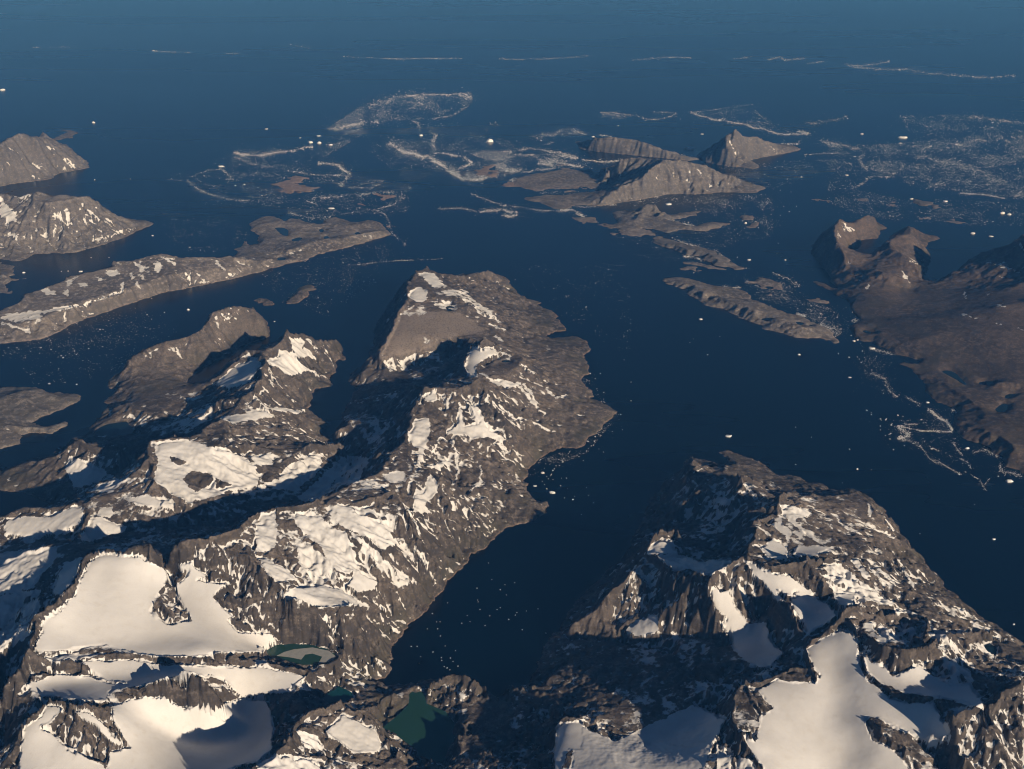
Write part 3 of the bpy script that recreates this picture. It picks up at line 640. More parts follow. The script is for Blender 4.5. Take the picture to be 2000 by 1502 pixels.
# narrow snow streaks: half width in picture pixels, line
STREAKS = '''
3 A 20,1265 200,1240 360,1210 500,1185 620,1145 720,1110 720,1065
2 A 15,1295 90,1320 180,1350
2 A 315,655 325,720 325,780
2 A 352,650 365,700 380,790
1.6 A 470,625 490,650 515,670
1.8 A 470,580 520,640 600,705
1.5 A 555,620 578,655
1.5 A 628,680 658,708
1.6 A 410,695 445,760
1.5 A 380,325 430,375
2 A 555,810 650,790 720,750
1.8 A 1275,945 1320,985 1360,1015
1.6 A 1090,1005 1115,1040
1.8 A 800,1060 850,1130
1.6 A 960,910 1030,950
1.5 A 60,775 95,780 108,830
1.5 C 1280,110 1340,170
1.5 C 1250,130 1330,195
1.5 C 1220,140 1270,185
1.6 C 1320,115 1390,140
1.5 C 1220,285 1260,325
1.6 C 1480,490 1530,560
1.6 C 1500,470 1570,570
1.8 C 1600,600 1650,640
1.5 C 1800,330 1880,470
1.5 C 1720,290 1800,400
2 C 1700,460 1830,520
1.8 C 1420,610 1530,730
2 D 1100,470 1150,505
1.6 D 1000,280 1130,390
1.6 D 1070,400 1160,435
1.6 D 980,290 1100,330
1.8 D 1255,640 1330,690
2 D 1250,770 1300,830 1400,935
1.5 D 1280,760 1360,890
2 D 1410,790 1460,835 1530,825
1.6 D 1330,980 1380,1010 1460,1035
1.5 D 1240,950 1270,985
1.8 D 850,1070 880,1180 885,1300 855,1345
1.6 D 1020,1240 1020,1330 950,1385
1.6 D 790,1060 740,1150
1.8 D 980,860 1040,980
1.6 D 950,880 1000,980
1.6 F 380,690 410,760 480,835
1.8 F 780,90 820,150 900,310
1.5 F 850,330 960,520
1.6 F 890,350 905,420
2 F 1015,435 1050,462
2 F 660,635 690,650
1.6 F 720,750 760,785
1.6 F 750,570 790,650
1.6 F 640,650 680,720
1.6 F 870,1070 950,1085
1.6 F 905,1110 950,1105
2 F 640,920 680,970
2 G 630,1020 610,1080 560,1090
1.5 G 650,1060 700,1140
2 G 1350,320 1420,400
1.6 G 1440,600 1520,660
1.8 G 660,860 580,980
3 G 400,1070 435,1000
1.6 G 1150,400 1160,440
1.6 G 930,440 945,480
1.6 G 1340,1090 1400,1090
2 H 440,580 520,690
1.6 H 970,10 1030,110
1.6 H 985,125 1040,155
2 H 1570,680 1620,730 1700,745
1.5 H 1060,280 1150,440
1.6 H 920,310 1050,430
1.6 H 900,330 1000,440
1.6 H 1440,860 1560,950 1700,960
1.6 H 1640,780 1640,850
1.5 K 530,190 560,270
1.5 K 545,210 590,270
1.5 K 565,215 610,270
1.5 K 590,225 640,270
1.3 K 510,360 515,400 560,460
1.6 K 1600,500 1700,520 1850,585
1.5 K 740,665 730,700
1.3 K 1000,455 1100,515
1.5 K 985,560 1020,615
1.5 K 1430,885 1530,910
1.3 K 1670,940 1720,960
1.5 K 1670,815 1740,820
1.5 K 1820,975 1878,995
1.5 K 1440,720 1455,765
1.4 K 1620,700 1615,745
1.5 K 1835,345 1870,400
1.8 I 1445,235 1475,280
1.4 I 1400,180 1435,210
1.3 I 880,410 905,370
1.3 I 990,322 1005,312
1.2 I 1145,435 1155,462
1.2 I 930,410 945,425
'''

# rock that differs in colour and in roughness from the rest: tone, smoothness, outline
ROCK_AREAS = """
.85 .80 D 430,590 460,520 510,420 560,310 700,320 900,330 1000,400 1060,440 960,470 850,480 720,540 560,585
.45 .60 D 1100,600 1250,640 1350,720 1250,760 1050,680
.40 .35 C 640,500 870,340 1150,250 1200,140 1340,110 1490,170 1490,260 1300,290 1180,370 1000,500
.35 .45 K 510,200 690,180 800,210 800,290 660,330 600,440 500,350
.15 .40 K 900,300 1080,300 1120,400 1100,560 900,500
.06 .75 K 600,700 1900,700 1900,1400 1200,1300 700,900
.60 .60 A 190,590 235,525 300,560 380,540 440,570 300,588
-.16 .0 D 560,760 1010,730 1200,1060 1000,1080 700,1100 560,960
-.12 .0 E 820,190 1300,200 1600,400 1560,680 1340,600 1240,480 1000,330
-.18 .0 E 0,880 330,880 700,1140 640,1502 0,1502
-.15 .0 H 850,790 1250,780 1300,900 1000,980
-.20 .0 H 1280,1090 1795,980 1795,1502 1400,1502
-.18 .0 H 0,1180 300,1040 330,1350 350,1502 0,1502
.30 .35 D 1250,650 1450,800 1560,950 1350,950 1200,800
.22 .25 D 1150,450 1350,560 1560,620 1650,780 1450,780 1250,640 1120,520
.15 .20 D 1200,950 1500,950 1600,1050 1400,1150 1250,1250 1180,1100
.25 .30 L 100,1100 660,1130 900,1330 960,1480 600,1480 300,1300
.20 .20 G 300,1200 700,1000 780,1150 560,1280 200,1330
"""
# ------------------------------------------------------------------ rough relief: shore = 0, ridges and valley floors as surveyed, smooth between
import time
T0 = time.time()
DC = 0.002
TH0, TH1 = -0.80, 0.86
S0, S1 = math.log(5000.0), math.log(49000.0)
NT = int((TH1 - TH0) / DC) + 1
NS = int((S1 - S0) / DC) + 1
cth = TH0 + DC * np.arange(NT)
cs = S0 + DC * np.arange(NS)
owner = np.full((NS, NT), -1, np.int16)

def to_cell(th, s):
    return (s - S0) / DC, (th - TH0) / DC

def densify(p, step):
    out = []
    for a, b in zip(p[:-1], p[1:]):
        n = max(1, int(math.hypot(b[0] - a[0], b[1] - a[1]) / step))
        for k in range(n):
            out.append(a + (b - a) * k / n)
    out.append(p[-1])
    return np.array(out)

def fill(poly_cells, target, value, only=None):
    r = poly_cells[:, 0]; c = poly_cells[:, 1]
    r0, r1 = max(0, int(r.min())), min(NS - 1, int(r.max()) + 1)
    c0, c1 = max(0, int(c.min())), min(NT - 1, int(c.max()) + 1)
    if r1 <= r0 or c1 <= c0:
        return
    rr, cc = np.mgrid[r0:r1 + 1, c0:c1 + 1]
    m = in_poly(cc.astype(np.float32), rr.astype(np.float32), [(b, a) for a, b in poly_cells])
    sub = target[r0:r1 + 1, c0:c1 + 1]
    if only is not None:
        m &= only[r0:r1 + 1, c0:c1 + 1]
    sub[m] = value

for k in reversed(range(len(LANDS))):
    p = pts(LANDS[k][5])
    p = densify(np.vstack([p, p[:1]]), 12.0)
    x, y = ground(p[:, 0], p[:, 1], 0.0)
    fill(np.stack(to_cell(*polar(x, y)), 1), owner, k)
land = owner >= 0

fixed = np.zeros((NS, NT), bool)
val = np.zeros((NS, NT), np.float32)
ridge_mask = np.zeros((NS, NT), np.float32)
for line in LINES.strip().splitlines():
    p = densify(pts(line), 1.5)
    p[:, 2] *= HS
    x, y = ground(p[:, 0], p[:, 1], p[:, 2])
    r, c = to_cell(*polar(x, y))
    # densify again on the grid
    q = densify(np.stack([r, c, p[:, 2]], 1), 0.7)
    ri = np.round(q[:, 0]).astype(int); ci = np.round(q[:, 1]).astype(int)
    ok = (ri >= 0) & (ri < NS) & (ci >= 0) & (ci < NT)
    ri, ci, hv = ri[ok], ci[ok], q[ok, 2]
    ok = land[ri, ci]
    ri, ci, hv = ri[ok], ci[ok], hv[ok]
    fixed[ri, ci] = True
    val[ri, ci] = hv
    ridge_mask[ri, ci] = np.maximum(ridge_mask[ri, ci], hv)

lake_mask = np.full((NS, NT), -1, np.int16)
LAKES = [(a, b, c, d * HS, e) for a, b, c, d, e in LAKES]
for k, L in enumerate(LAKES):
    p = pts(L[4])
    p = densify(np.vstack([p, p[:1]]), 4.0)
    x, y = ground(p[:, 0], p[:, 1], L[3])
    cells = np.stack(to_cell(*polar(x, y)), 1)
    fill(cells, lake_mask, k)
for k, L in enumerate(LAKES):
    m = lake_mask == k
    grow = blur(m, 3) > 0.02
    fixed[grow & ~m] = True
    val[grow & ~m] = L[3] + 12
    fixed[m] = True
    val[m] = L[3] - 14
fixed |= ~land
val[~land] = 0.0

def relax(h, fx, vv, n):
    h = h.copy(); h[fx] = vv[fx]
    for _ in range(n):
        p = np.pad(h, 1, mode='edge')
        h = 0.25 * (p[:-2, 1:-1] + p[2:, 1:-1] + p[1:-1, :-2] + p[1:-1, 2:])
        h[fx] = vv[fx]
    return h

levels = [(fixed, val)]
while min(levels[-1][0].shape) > 24:
    f, v = levels[-1]
    a, b = f.shape[0] // 2 * 2, f.shape[1] // 2 * 2
    f4 = f[:a, :b].reshape(a // 2, 2, b // 2, 2)
    v4 = v[:a, :b].reshape(a // 2, 2, b // 2, 2)
    cnt = f4.sum((1, 3))
    vv = np.where(cnt > 0, (v4 * f4).sum((1, 3)) / np.maximum(cnt, 1), 0)
    levels.append((cnt > 0, vv.astype(np.float32)))
h = np.zeros(levels[-1][0].shape, np.float32)
for f, v in reversed(levels):
    if h.shape != f.shape:
        h = np.repeat(np.repeat(h, 2, 0), 2, 1)
        h = np.pad(h, ((0, f.shape[0] - h.shape[0]), (0, f.shape[1] - h.shape[1])), mode='edge')
    h = relax(h, f, v, 60 if f.size > 200000 else 120)
hc = h
# shore shelf: positive on land, negative in the water
shelf = blur(land, 3) - 0.5
hc = blur(hc, 1)
ridge_soft = blur(np.where(ridge_mask > 0, 1.0, 0.0), 6)
ridge_soft /= max(1e-6, float(ridge_soft.max()))
crest = blur(np.where(ridge_mask > 0, 1.0, 0.0), 2)
crest /= max(1e-6, float(crest.max()))
own = owner.copy()
for _ in range(10):
    p = np.pad(own, 1, mode='edge')
    n = np.maximum(np.maximum(p[:-2, 1:-1], p[2:, 1:-1]), np.maximum(p[1:-1, :-2], p[1:-1, 2:]))
    own = np.where(own < 0, n, own)
print('control relief', round(time.time() - T0, 1))

# ------------------------------------------------------------------ fine relief
fth = np.concatenate([np.arange(TH0, -0.56, 0.003), np.arange(-0.56, 0.56, 0.00105), np.arange(0.56, TH1, 0.003)]).astype(np.float64)
fs = np.concatenate([np.arange(S0, 8.93, 0.004), np.arange(8.93, S1, 0.0013)]).astype(np.float64)
FT, FS = len(fth), len(fs)

def sample(a, r, c):
    r = np.clip(r, 0, a.shape[0] - 1.001); c = np.clip(c, 0, a.shape[1] - 1.001)
    r0 = r.astype(np.int32); c0 = c.astype(np.int32)
    fr = (r - r0).astype(np.float32); fc = (c - c0).astype(np.float32)
    return ((a[r0, c0] * (1 - fc) + a[r0, c0 + 1] * fc) * (1 - fr) + (a[r0 + 1, c0] * (1 - fc) + a[r0 + 1, c0 + 1] * fc) * fr)

RR = np.exp(fs)[:, None]
X = (RR * np.sin(fth)[None, :]); Y = (RR * np.cos(fth)[None, :])
rc, cc = to_cell(fth[None, :], fs[:, None])
rc = np.broadcast_to(rc, (FS, FT)); cc = np.broadcast_to(cc, (FS, FT))
ownf = own[np.clip(np.round(rc).astype(int), 0, NS - 1), np.clip(np.round(cc).astype(int), 0, NT - 1)]
sel = ownf >= 0
xs = X[sel]; ys = Y[sel]
rr = np.hypot(xs, ys)
r_s = rc[sel]; c_s = cc[sel]
th_s = np.broadcast_to(fth[None, :], (FS, FT))[sel]
o_s = ownf[sel]
relief = np.array([L[4] for L in LANDS], np.float32)[o_s]
base_snow = np.array([L[3] for L in LANDS], np.float32)[o_s]
print('fine points', xs.size, (FS, FT))

# snow survey, read on the rough relief
SW, SH = 2800, 2400          # survey raster, with a margin
snow_img = np.zeros((SH, SW), np.float32)
part_img = np.full((SH, SW), -1, np.int16)
def img_cells(p):
    return p[:, 0] + 400.0, p[:, 1] + 100.0
snow_polys = []
for line in SNOW.strip().splitlines():
    amt, rest = line.split(' ', 1)
    p = pts(rest)
    cx, cy = img_cells(p)
    area = 0.5 * abs(np.dot(cx, np.roll(cy, 1)) - np.dot(cy, np.roll(cx, 1)))
    snow_polys.append((float(amt), cx, cy, area))
for k, (amt, cx, cy, area) in enumerate(snow_polys):
    c0, c1 = max(0, int(cx.min())), min(SW - 1, int(cx.max()) + 1)
    r0, r1 = max(0, int(cy.min())), min(SH - 1, int(cy.max()) + 1)
    if c1 <= c0 or r1 <= r0:
        continue
    gy, gx = np.mgrid[r0:r1 + 1, c0:c1 + 1]
    m = in_poly(gx + 0.5, gy + 0.5, list(zip(cx, cy)))
    sub = snow_img[r0:r1 + 1, c0:c1 + 1]
    if amt < 0:
        sub[m] = -0.6
        part_img[r0:r1 + 1, c0:c1 + 1][m] = -1
    else:
        sub[m] = np.maximum(sub[m], amt)
        if amt >= 0.8 and area > 1000:
            part_img[r0:r1 + 1, c0:c1 + 1][m] = k
for line in STREAKS.strip().splitlines():
    w, rest = line.split(' ', 1)
    p = densify(pts(rest), 0.8)
    cx, cy = img_cells(p)
    w = float(w) * 0.72
    n = len(cx)
    for dx in np.arange(-w, w + .01, 0.5):
        for dy in np.arange(-w, w + .01, 0.5):
            if dx * dx + dy * dy <= w * w + .1:
                ci = np.clip((cx + dx).astype(int), 0, SW - 1); ri = np.clip((cy + dy).astype(int), 0, SH - 1)
                snow_img[ri, ci] = np.maximum(snow_img[ri, ci], 0.95)
snow_soft = blur(snow_img, 1)
tone_img = np.zeros((SH, SW), np.float32); smooth_img = np.zeros((SH, SW), np.float32)
for line in ROCK_AREAS.strip().splitlines():
    t_, sm_, rest = line.split(' ', 2)
    cx, cy = img_cells(pts(rest))
    c0, c1 = max(0, int(cx.min())), min(SW - 1, int(cx.max()) + 1)
    r0, r1 = max(0, int(cy.min())), min(SH - 1, int(cy.max()) + 1)
    gy, gx = np.mgrid[r0:r1 + 1, c0:c1 + 1]
    m = in_poly(gx + 0.5, gy + 0.5, list(zip(cx, cy)))
    tone_img[r0:r1 + 1, c0:c1 + 1][m] = float(t_)
    smooth_img[r0:r1 + 1, c0:c1 + 1][m] = float(sm_)
tone_img = blur(tone_img, 14); smooth_img = blur(smooth_img, 14)

u0, v0 = picture(xs, ys, sample(hc, r_s, c_s))
calm = np.clip((sample(blur(snow_soft, 2), v0 + 100.0, u0 + 400.0) - .55) * 3, 0, 1)
calm = np.maximum(calm, sample(smooth_img, v0 + 100.0, u0 + 400.0))

# wander of ridges and shores
lakeness = sample(blur((lake_mask >= 0).astype(np.float32), 4), r_s, c_s)
wamp = (1 - np.clip(lakeness * 1.6, 0, 1)) * (1 - .9 * calm)
lowl = np.clip(1.0 - relief * 1.25, 0, 1) * np.clip(rr / 26000.0, .5, 1.5)
wx = (fbm(xs, ys, 900.0, 4, 11) * 90 * relief + fbm(xs, ys, 520.0, 4, 51, gain=.62) * 420 * lowl + fbm(xs, ys, 240.0, 4, 31, gain=.6) * 75) * wamp
wy = (fbm(xs, ys, 900.0, 4, 21) * 90 * relief + fbm(xs, ys, 520.0, 4, 61, gain=.62) * 420 * lowl + fbm(xs, ys, 240.0, 4, 41, gain=.6) * 75) * wamp
farlow = lowl * np.clip((rr - 20000) / 14000.0, 0, 1)
wx = wx + fbm(xs, ys, 1300.0, 4, 55, gain=.65) * 620 * farlow * wamp
wy = wy + fbm(xs, ys, 1300.0, 4, 65, gain=.65) * 1100 * farlow * wamp
st, ct = np.sin(th_s), np.cos(th_s)
d_th = (wx * ct - wy * st) / rr
d_s = (wx * st + wy * ct) / rr
rw, cw = r_s + d_s / DC, c_s + d_th / DC
calm_s = calm * calm
hb = sample(hc, rw, cw)
hb = hb + (sample(blur(hc, 40), rw, cw) - hb) * calm_s * (o_s < 12)
sh = sample(shelf, rw, cw)
rs = sample(ridge_soft, rw, cw)
rs2 = sample(crest, rw, cw)
shelf_amp = (30 + 50 * np.minimum(relief, 1)).astype(np.float32)
hb = hb + np.minimum(sh * shelf_amp, 14.0) * (1 - np.clip(lakeness * 2.5, 0, 1))

hb = hb + (1 - calm) * rs2 * 34 * np.clip((hb - 120) / 300.0, 0, 1) * np.minimum(relief, 1) * np.clip(rr / 9000.0, 0, 1)

u, v = picture(xs, ys, hb)
iu = u + 400.0; iv = v + 100.0
xk, yk = xs + 0.75 * hb, ys + 0.9 * hb          # noise that also changes up the cliffs
jit = fbm(xk, yk, 150.0, 4, 71, gain=.6) * 8.0
survey = sample(snow_soft, iv + jit, iu + fbm(xk, yk, 150.0, 4, 77, gain=.6) * 9.0)
tone_add = sample(tone_img, iv + jit * 1.5, iu)
smoothness = sample(smooth_img, iv, iu)
ir = np.clip(np.round(iv).astype(int), 0, SH - 1); ic = np.clip(np.round(iu).astype(int), 0, SW - 1)
inside_img = (u > -398) & (u < 2396) & (v > -98) & (v < 2296)
part_s = np.where(inside_img, part_img[ir, ic], -1)
# beyond the edge of the survey: mixed cover
off = (u < 0) | (u > 2000) | (v > 1502)
survey = np.where(off & (hb > 350), np.maximum(survey, 0.35), survey)
ice = np.clip((survey - 0.75) * 4, 0, 1) * (np.clip(hb / 150, 0, 1))     # thick smooth snow

def grid_of(vals, fillv=0.0):
    g = np.full((FS, FT), fillv, np.float32); g[sel] = vals
    return g
def slopes(g):
    gs, gt = np.gradient(g, fs, fth)
    gr = (gs / RR)[sel]; gt_ = (gt / RR)[sel]
    return gr * st + gt_ * ct, gr * ct - gt_ * st     # d/dx, d/dy

hg = grid_of(hb, -30.0)
gx, gy = slopes(blur(hg, 4))
slope = np.hypot(gx, gy)
rugged = (np.clip(hb / 120.0, 0, 1) * np.minimum(relief, 1)).astype(np.float32)
# gullies following the fall line
det = np.zeros(xs.shape, np.float32)
ax, ay = gx.astype(np.float32), gy.astype(np.float32)
gul_sum = np.zeros(xs.shape, np.float32)
px_size = rr / 1098.0
for wl_, amp, sd in ((660.0, 88.0, 101), (320.0, 60.0, 103), (155.0, 34.0, 105), (76.0, 17.0, 107), (38.0, 8.0, 109)):
    n = np.sqrt(ax * ax + ay * ay) + 1e-3
    strength = np.clip((n - .16) * 1.9, 0.04, 1.0) * np.where(o_s == 11, .5, 1.0) * np.where(rr > 24000, 1.2, 1.0)
    dx, dy = -ay / n, ax / n
    va, vb = gullies(xs, ys, dx, dy, wl_, sd)
    va = 1 - 2 * np.sqrt(np.clip((1 - va) * .5, 0, 1))
    vis = np.clip((wl_ / px_size - 2.0) / 2.0, 0, 1)
    a = amp * strength * vis * (1 - 0.85 * ice)
    det += va * a
    gul_sum += va * strength * vis * (amp / 40.0)
    k = a * 2 * math.pi / wl_ * 0.55
    ax = ax + vb * dx * k; ay = ay + vb * dy * k
det *= rugged
# broken rock
rid = fbm(xs, ys, 900.0, 3, 201, ridged=True)
mid = fbm(xs, ys, 260.0, 4, 211, ridged=True)
fine = fbm(xs, ys, 70.0, 3, 221)
crag = np.clip(slope * 1.6, 0.15, 1.0)
rock = rid * 26 * rugged * (0.35 + 0.65 * crag) + mid * np.where(rr > 22000, 40, 22) * (0.25 + 0.75 * crag) * rugged + fine * 14 * (0.12 + crag) * np.clip(relief + .2, 0, 1) + fbm(xs, ys, 36.0, 2, 225) * 7 * crag * np.clip(1.6 - rr / 14000.0, 0, 1)
# teeth along the crests
rock += np.maximum(0, fbm(xs, ys, 210.0, 3, 231)) * 110 * np.clip(rs * 1.5, 0, 1) * rugged * np.clip(slope * 2.2, 0, 1)
# ice-scoured knolls of the low land
low = np.clip(1 - hb / 220.0, 0, 1) * np.clip(hb / 10.0, 0, 1)
knoll = fbm(xs, ys, 420.0, 4, 241, gain=0.6) * 34 * low * np.clip(relief * 1.6, .45, 1)
hard = (1 - 0.995 * ice) * (1 - smoothness) * (1 - np.clip(lakeness * 2, 0, 1))
z = hb + (det + rock + knoll) * hard + ice * (fbm(xs, ys, 800.0, 2, 251) * 12 + fbm(xs, ys, 300.0, 3, 255) * 3.2)
# rocky shore detail
z += fbm(xs, ys, 130.0, 3, 261) * 9 * np.exp(-np.abs(sh) * 6) * (1 - np.clip(lakeness * 2, 0, 1))
# keep shores where they were surveyed
z = np.where(sh < -0.12, np.minimum(z, sh * shelf_amp * 1.2), z)
z = np.where((sh > 0.15) & (lakeness < .02), np.maximum(z, np.where(relief < .55, -6.0, 1.5) + 14 * sh), z)
z = z.astype(np.float32)

# read the snow survey again on the finished relief
u, v = picture(xs, ys, z)
xk, yk = xs + 0.75 * z, ys + 0.9 * z
survey = sample(snow_soft, v + 100.0 + fbm(xk, yk, 130.0, 4, 71, gain=.6) * 7.0, u + 400.0 + fbm(xk, yk, 130.0, 4, 77, gain=.6) * 8.0)
survey = np.where(off & (z > 350), np.maximum(survey, 0.35), survey)

zg = grid_of(z, -40.0)
gx2, gy2 = slopes(zg)
slope2 = np.hypot(gx2, gy2)
curv = sample(blur(zg, 5), *[a for a in (np.nonzero(sel)[0].astype(np.float32), np.nonzero(sel)[1].astype(np.float32))]) - z
# snow: survey + hollows + altitude + drift noise, none on the steepest rock
drift = fbm(xk, yk, 480.0, 4, 301, gain=0.62) * 0.55 + fbm(xk, yk, 110.0, 3, 311, gain=0.6) * 0.32
alt = np.clip((z - 180) / 600.0, -0.5, 0.6) * 0.22
snow = -0.015 - 0.15 * smoothness + base_snow * np.where(o_s == 0, np.clip(1.15 - (rr - 11000) / 14000.0, 0.35, 1.1), 1.0) + 0.92 * survey + drift * (1.05 - 0.7 * np.clip(survey, 0, 1)) + np.clip(curv / 22.0, -0.6, 0.6) * 0.36 - gul_sum * 0.08 * rugged * (1 - 0.8 * np.clip(survey, 0, 1)) + alt * (base_snow > .2) - np.clip(slope2 - 0.85, 0, 1.5) * 0.35
snow = np.where(z < 12, snow - 0.6, snow)
snow = snow.astype(np.float32)
tone = (fbm(xs, ys, 1500.0, 4, 401) * 0.5 + 0.5 + tone_add).astype(np.float32)
print('fine relief', round(time.time() - T0, 1))

# ------------------------------------------------------------------ materials
def new_mat(name):
    m = bpy.data.materials.new(name); m.use_nodes = True
    nt = m.node_tree
    nt.nodes.clear()
    out = nt.nodes.new('ShaderNodeOutputMaterial')
    b = nt.nodes.new('ShaderNodeBsdfPrincipled')
    nt.links.new(b.outputs[0], out.inputs['Surface'])
    return m, nt, b

def node(nt, typ, **kw):
    n = nt.nodes.new(typ)
    for k, v in kw.items():
        if k.startswith('i_'):
            n.inputs[k[2:].replace('_', ' ')].default_value = v
        else:
            setattr(n, k, v)
    return n

def math_n(nt, op, a, b=None, clamp=False):
    n = nt.nodes.new('ShaderNodeMath'); n.operation = op; n.use_clamp = clamp
    for i, s in enumerate((a, b)):
        if s is None: continue
        if isinstance(s, (int, float)): n.inputs[i].default_value = s
        else: nt.links.new(s, n.inputs[i])
    return n.outputs[0]

def mix_c(nt, fac, a, b):
    n = nt.nodes.new('ShaderNodeMix'); n.data_type = 'RGBA'
    if isinstance(fac, (int, float)): n.inputs[0].default_value = fac
    else: nt.links.new(fac, n.inputs[0])
    for i, s in ((6, a), (7, b)):
        if isinstance(s, tuple): n.inputs[i].default_value = (*s, 1)
        else: nt.links.new(s, n.inputs[i])
    return n.outputs[2]

def noise_n(nt, vec, wl, detail=6, rough=0.6, stretch=None):
    mp = nt.nodes.new('ShaderNodeMapping')
    s = 1.0 / wl
    mp.inputs['Scale'].default_value = (s, s, s) if stretch is None else (s * stretch[0], s * stretch[1], s * stretch[2])
    nt.links.new(vec, mp.inputs['Vector'])
    n = node(nt, 'ShaderNodeTexNoise')
    n.inputs['Scale'].default_value = 1.0
    n.inputs['Detail'].default_value = detail
    n.inputs['Roughness'].default_value = rough
    nt.links.new(mp.outputs[0], n.inputs['Vector'])
    return n.outputs['Fac']

def ramp(nt, fac, lo, hi):
    n = nt.nodes.new('ShaderNodeMapRange'); n.interpolation_type = 'SMOOTHSTEP'
    nt.links.new(fac, n.inputs['Value'])
    n.inputs['From Min'].default_value = lo; n.inputs['From Max'].default_value = hi
    return n.outputs[0]

ROCKS = {  # main, dark, light, shore, veg amount
 'brown': ((.136, .114, .101), (.044, .039, .037), (.235, .20, .178), (.27, .20, .165), .55),
 'grey':  ((.162, .146, .138), (.078, .072, .070), (.27, .245, .23), (.25, .205, .18), .25),
 'pale':  ((.208, .184, .170), (.088, .079, .075), (.33, .295, .275), (.27, .215, .19), .30),
 'dark':  ((.112, .086, .071), (.050, .041, .037), (.17, .131, .107), (.16, .118, .098), .45),
 'pink':  ((.28, .21, .185), (.15, .115, .10), (.36, .28, .25), (.30, .23, .20), .1),
}

def rock_material(kind):
    main, dark, light, shore, veg = ROCKS[kind]
    m, nt, b = new_mat('rock_and_snow_' + kind)
    geo = nt.nodes.new('ShaderNodeNewGeometry')
    pos = geo.outputs['Position']
    sep = nt.nodes.new('ShaderNodeSeparateXYZ'); nt.links.new(pos, sep.inputs[0])
    z_ = sep.outputs['Z']
    nsep = nt.nodes.new('ShaderNodeSeparateXYZ'); nt.links.new(geo.outputs['Normal'], nsep.inputs[0])
    at = node(nt, 'ShaderNodeAttribute', attribute_name='snow')
    tn = node(nt, 'ShaderNodeAttribute', attribute_name='tone')
    n1 = noise_n(nt, pos, 600, 8, .62)
    n2 = noise_n(nt, pos, 90, 7, .68)
    n3 = noise_n(nt, pos, 26, 4, .7)
    strata = noise_n(nt, pos, 170, 6, .65, stretch=(.5, .5, 3.2))
    c = mix_c(nt, ramp(nt, math_n(nt, 'ADD', math_n(nt, 'MULTIPLY', n1, .55), math_n(nt, 'MULTIPLY', tn.outputs['Fac'], .45)), .36, .62), dark, main)
    c = mix_c(nt, math_n(nt, 'MULTIPLY', ramp(nt, n2, .48, .58), .65), c, light)
    c = mix_c(nt, math_n(nt, 'MULTIPLY', ramp(nt, strata, .50, .60), .55), c, dark)
    c = mix_c(nt, ramp(nt, tn.outputs['Fac'], .75, 1.25), c, light)
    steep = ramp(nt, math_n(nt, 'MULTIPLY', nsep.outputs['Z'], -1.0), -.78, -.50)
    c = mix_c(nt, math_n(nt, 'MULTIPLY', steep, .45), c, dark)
    # low ground: heath and wave-washed rock
    lowf = math_n(nt, 'MULTIPLY', ramp(nt, math_n(nt, 'MULTIPLY', z_, -1.0), -330.0, -60.0), veg)
    c = mix_c(nt, math_n(nt, 'MULTIPLY', lowf, ramp(nt, n1, .46, .6)), c, (.045, .046, .030))
    shf = math_n(nt, 'MULTIPLY', ramp(nt, math_n(nt, 'MULTIPLY', z_, -1.0), -20.0, -4.0), .5)
    c = mix_c(nt, math_n(nt, 'MULTIPLY', shf, ramp(nt, n2, .3, .55)), c, shore)
    c = mix_c(nt, math_n(nt, 'MULTIPLY', ramp(nt, n3, .49, .60), .6), c, dark)
    sn = math_n(nt, 'ADD', at.outputs['Fac'], math_n(nt, 'MULTIPLY', math_n(nt, 'SUBTRACT', n2, .5), .55))
    sn = math_n(nt, 'ADD', sn, math_n(nt, 'MULTIPLY', math_n(nt, 'SUBTRACT', n3, .5), .42))
    sf = ramp(nt, sn, .53, .67)
    snc = mix_c(nt, ramp(nt, n1, .35, .7), (.73, .73, .735), (.65, .645, .64))
    snc = mix_c(nt, math_n(nt, 'MULTIPLY', ramp(nt, n2, .52, .66), .32), snc, (.58, .555, .52))
    c = mix_c(nt, sf, c, snc)
    nt.links.new(c, b.inputs['Base Color'])
    b.inputs['Roughness'].default_value = 0.9
    b.inputs['Specular IOR Level'].default_value = 0.15
    hgt = math_n(nt, 'ADD', math_n(nt, 'MULTIPLY', n2, 12.0), math_n(nt, 'MULTIPLY', n3, 5.0))
    hgt = math_n(nt, 'MULTIPLY', hgt, math_n(nt, 'SUBTRACT', 1.0, math_n(nt, 'MULTIPLY', sf, .93)))
    bp = nt.nodes.new('ShaderNodeBump')
    bp.inputs['Strength'].default_value = 1.0
    bp.inputs['Distance'].default_value = 1.0
    nt.links.new(hgt, bp.inputs['Height'])
    nt.links.new(bp.outputs[0], b.inputs['Normal'])
    return m
ROCK_MATS = {k: rock_material(k) for k in ROCKS}

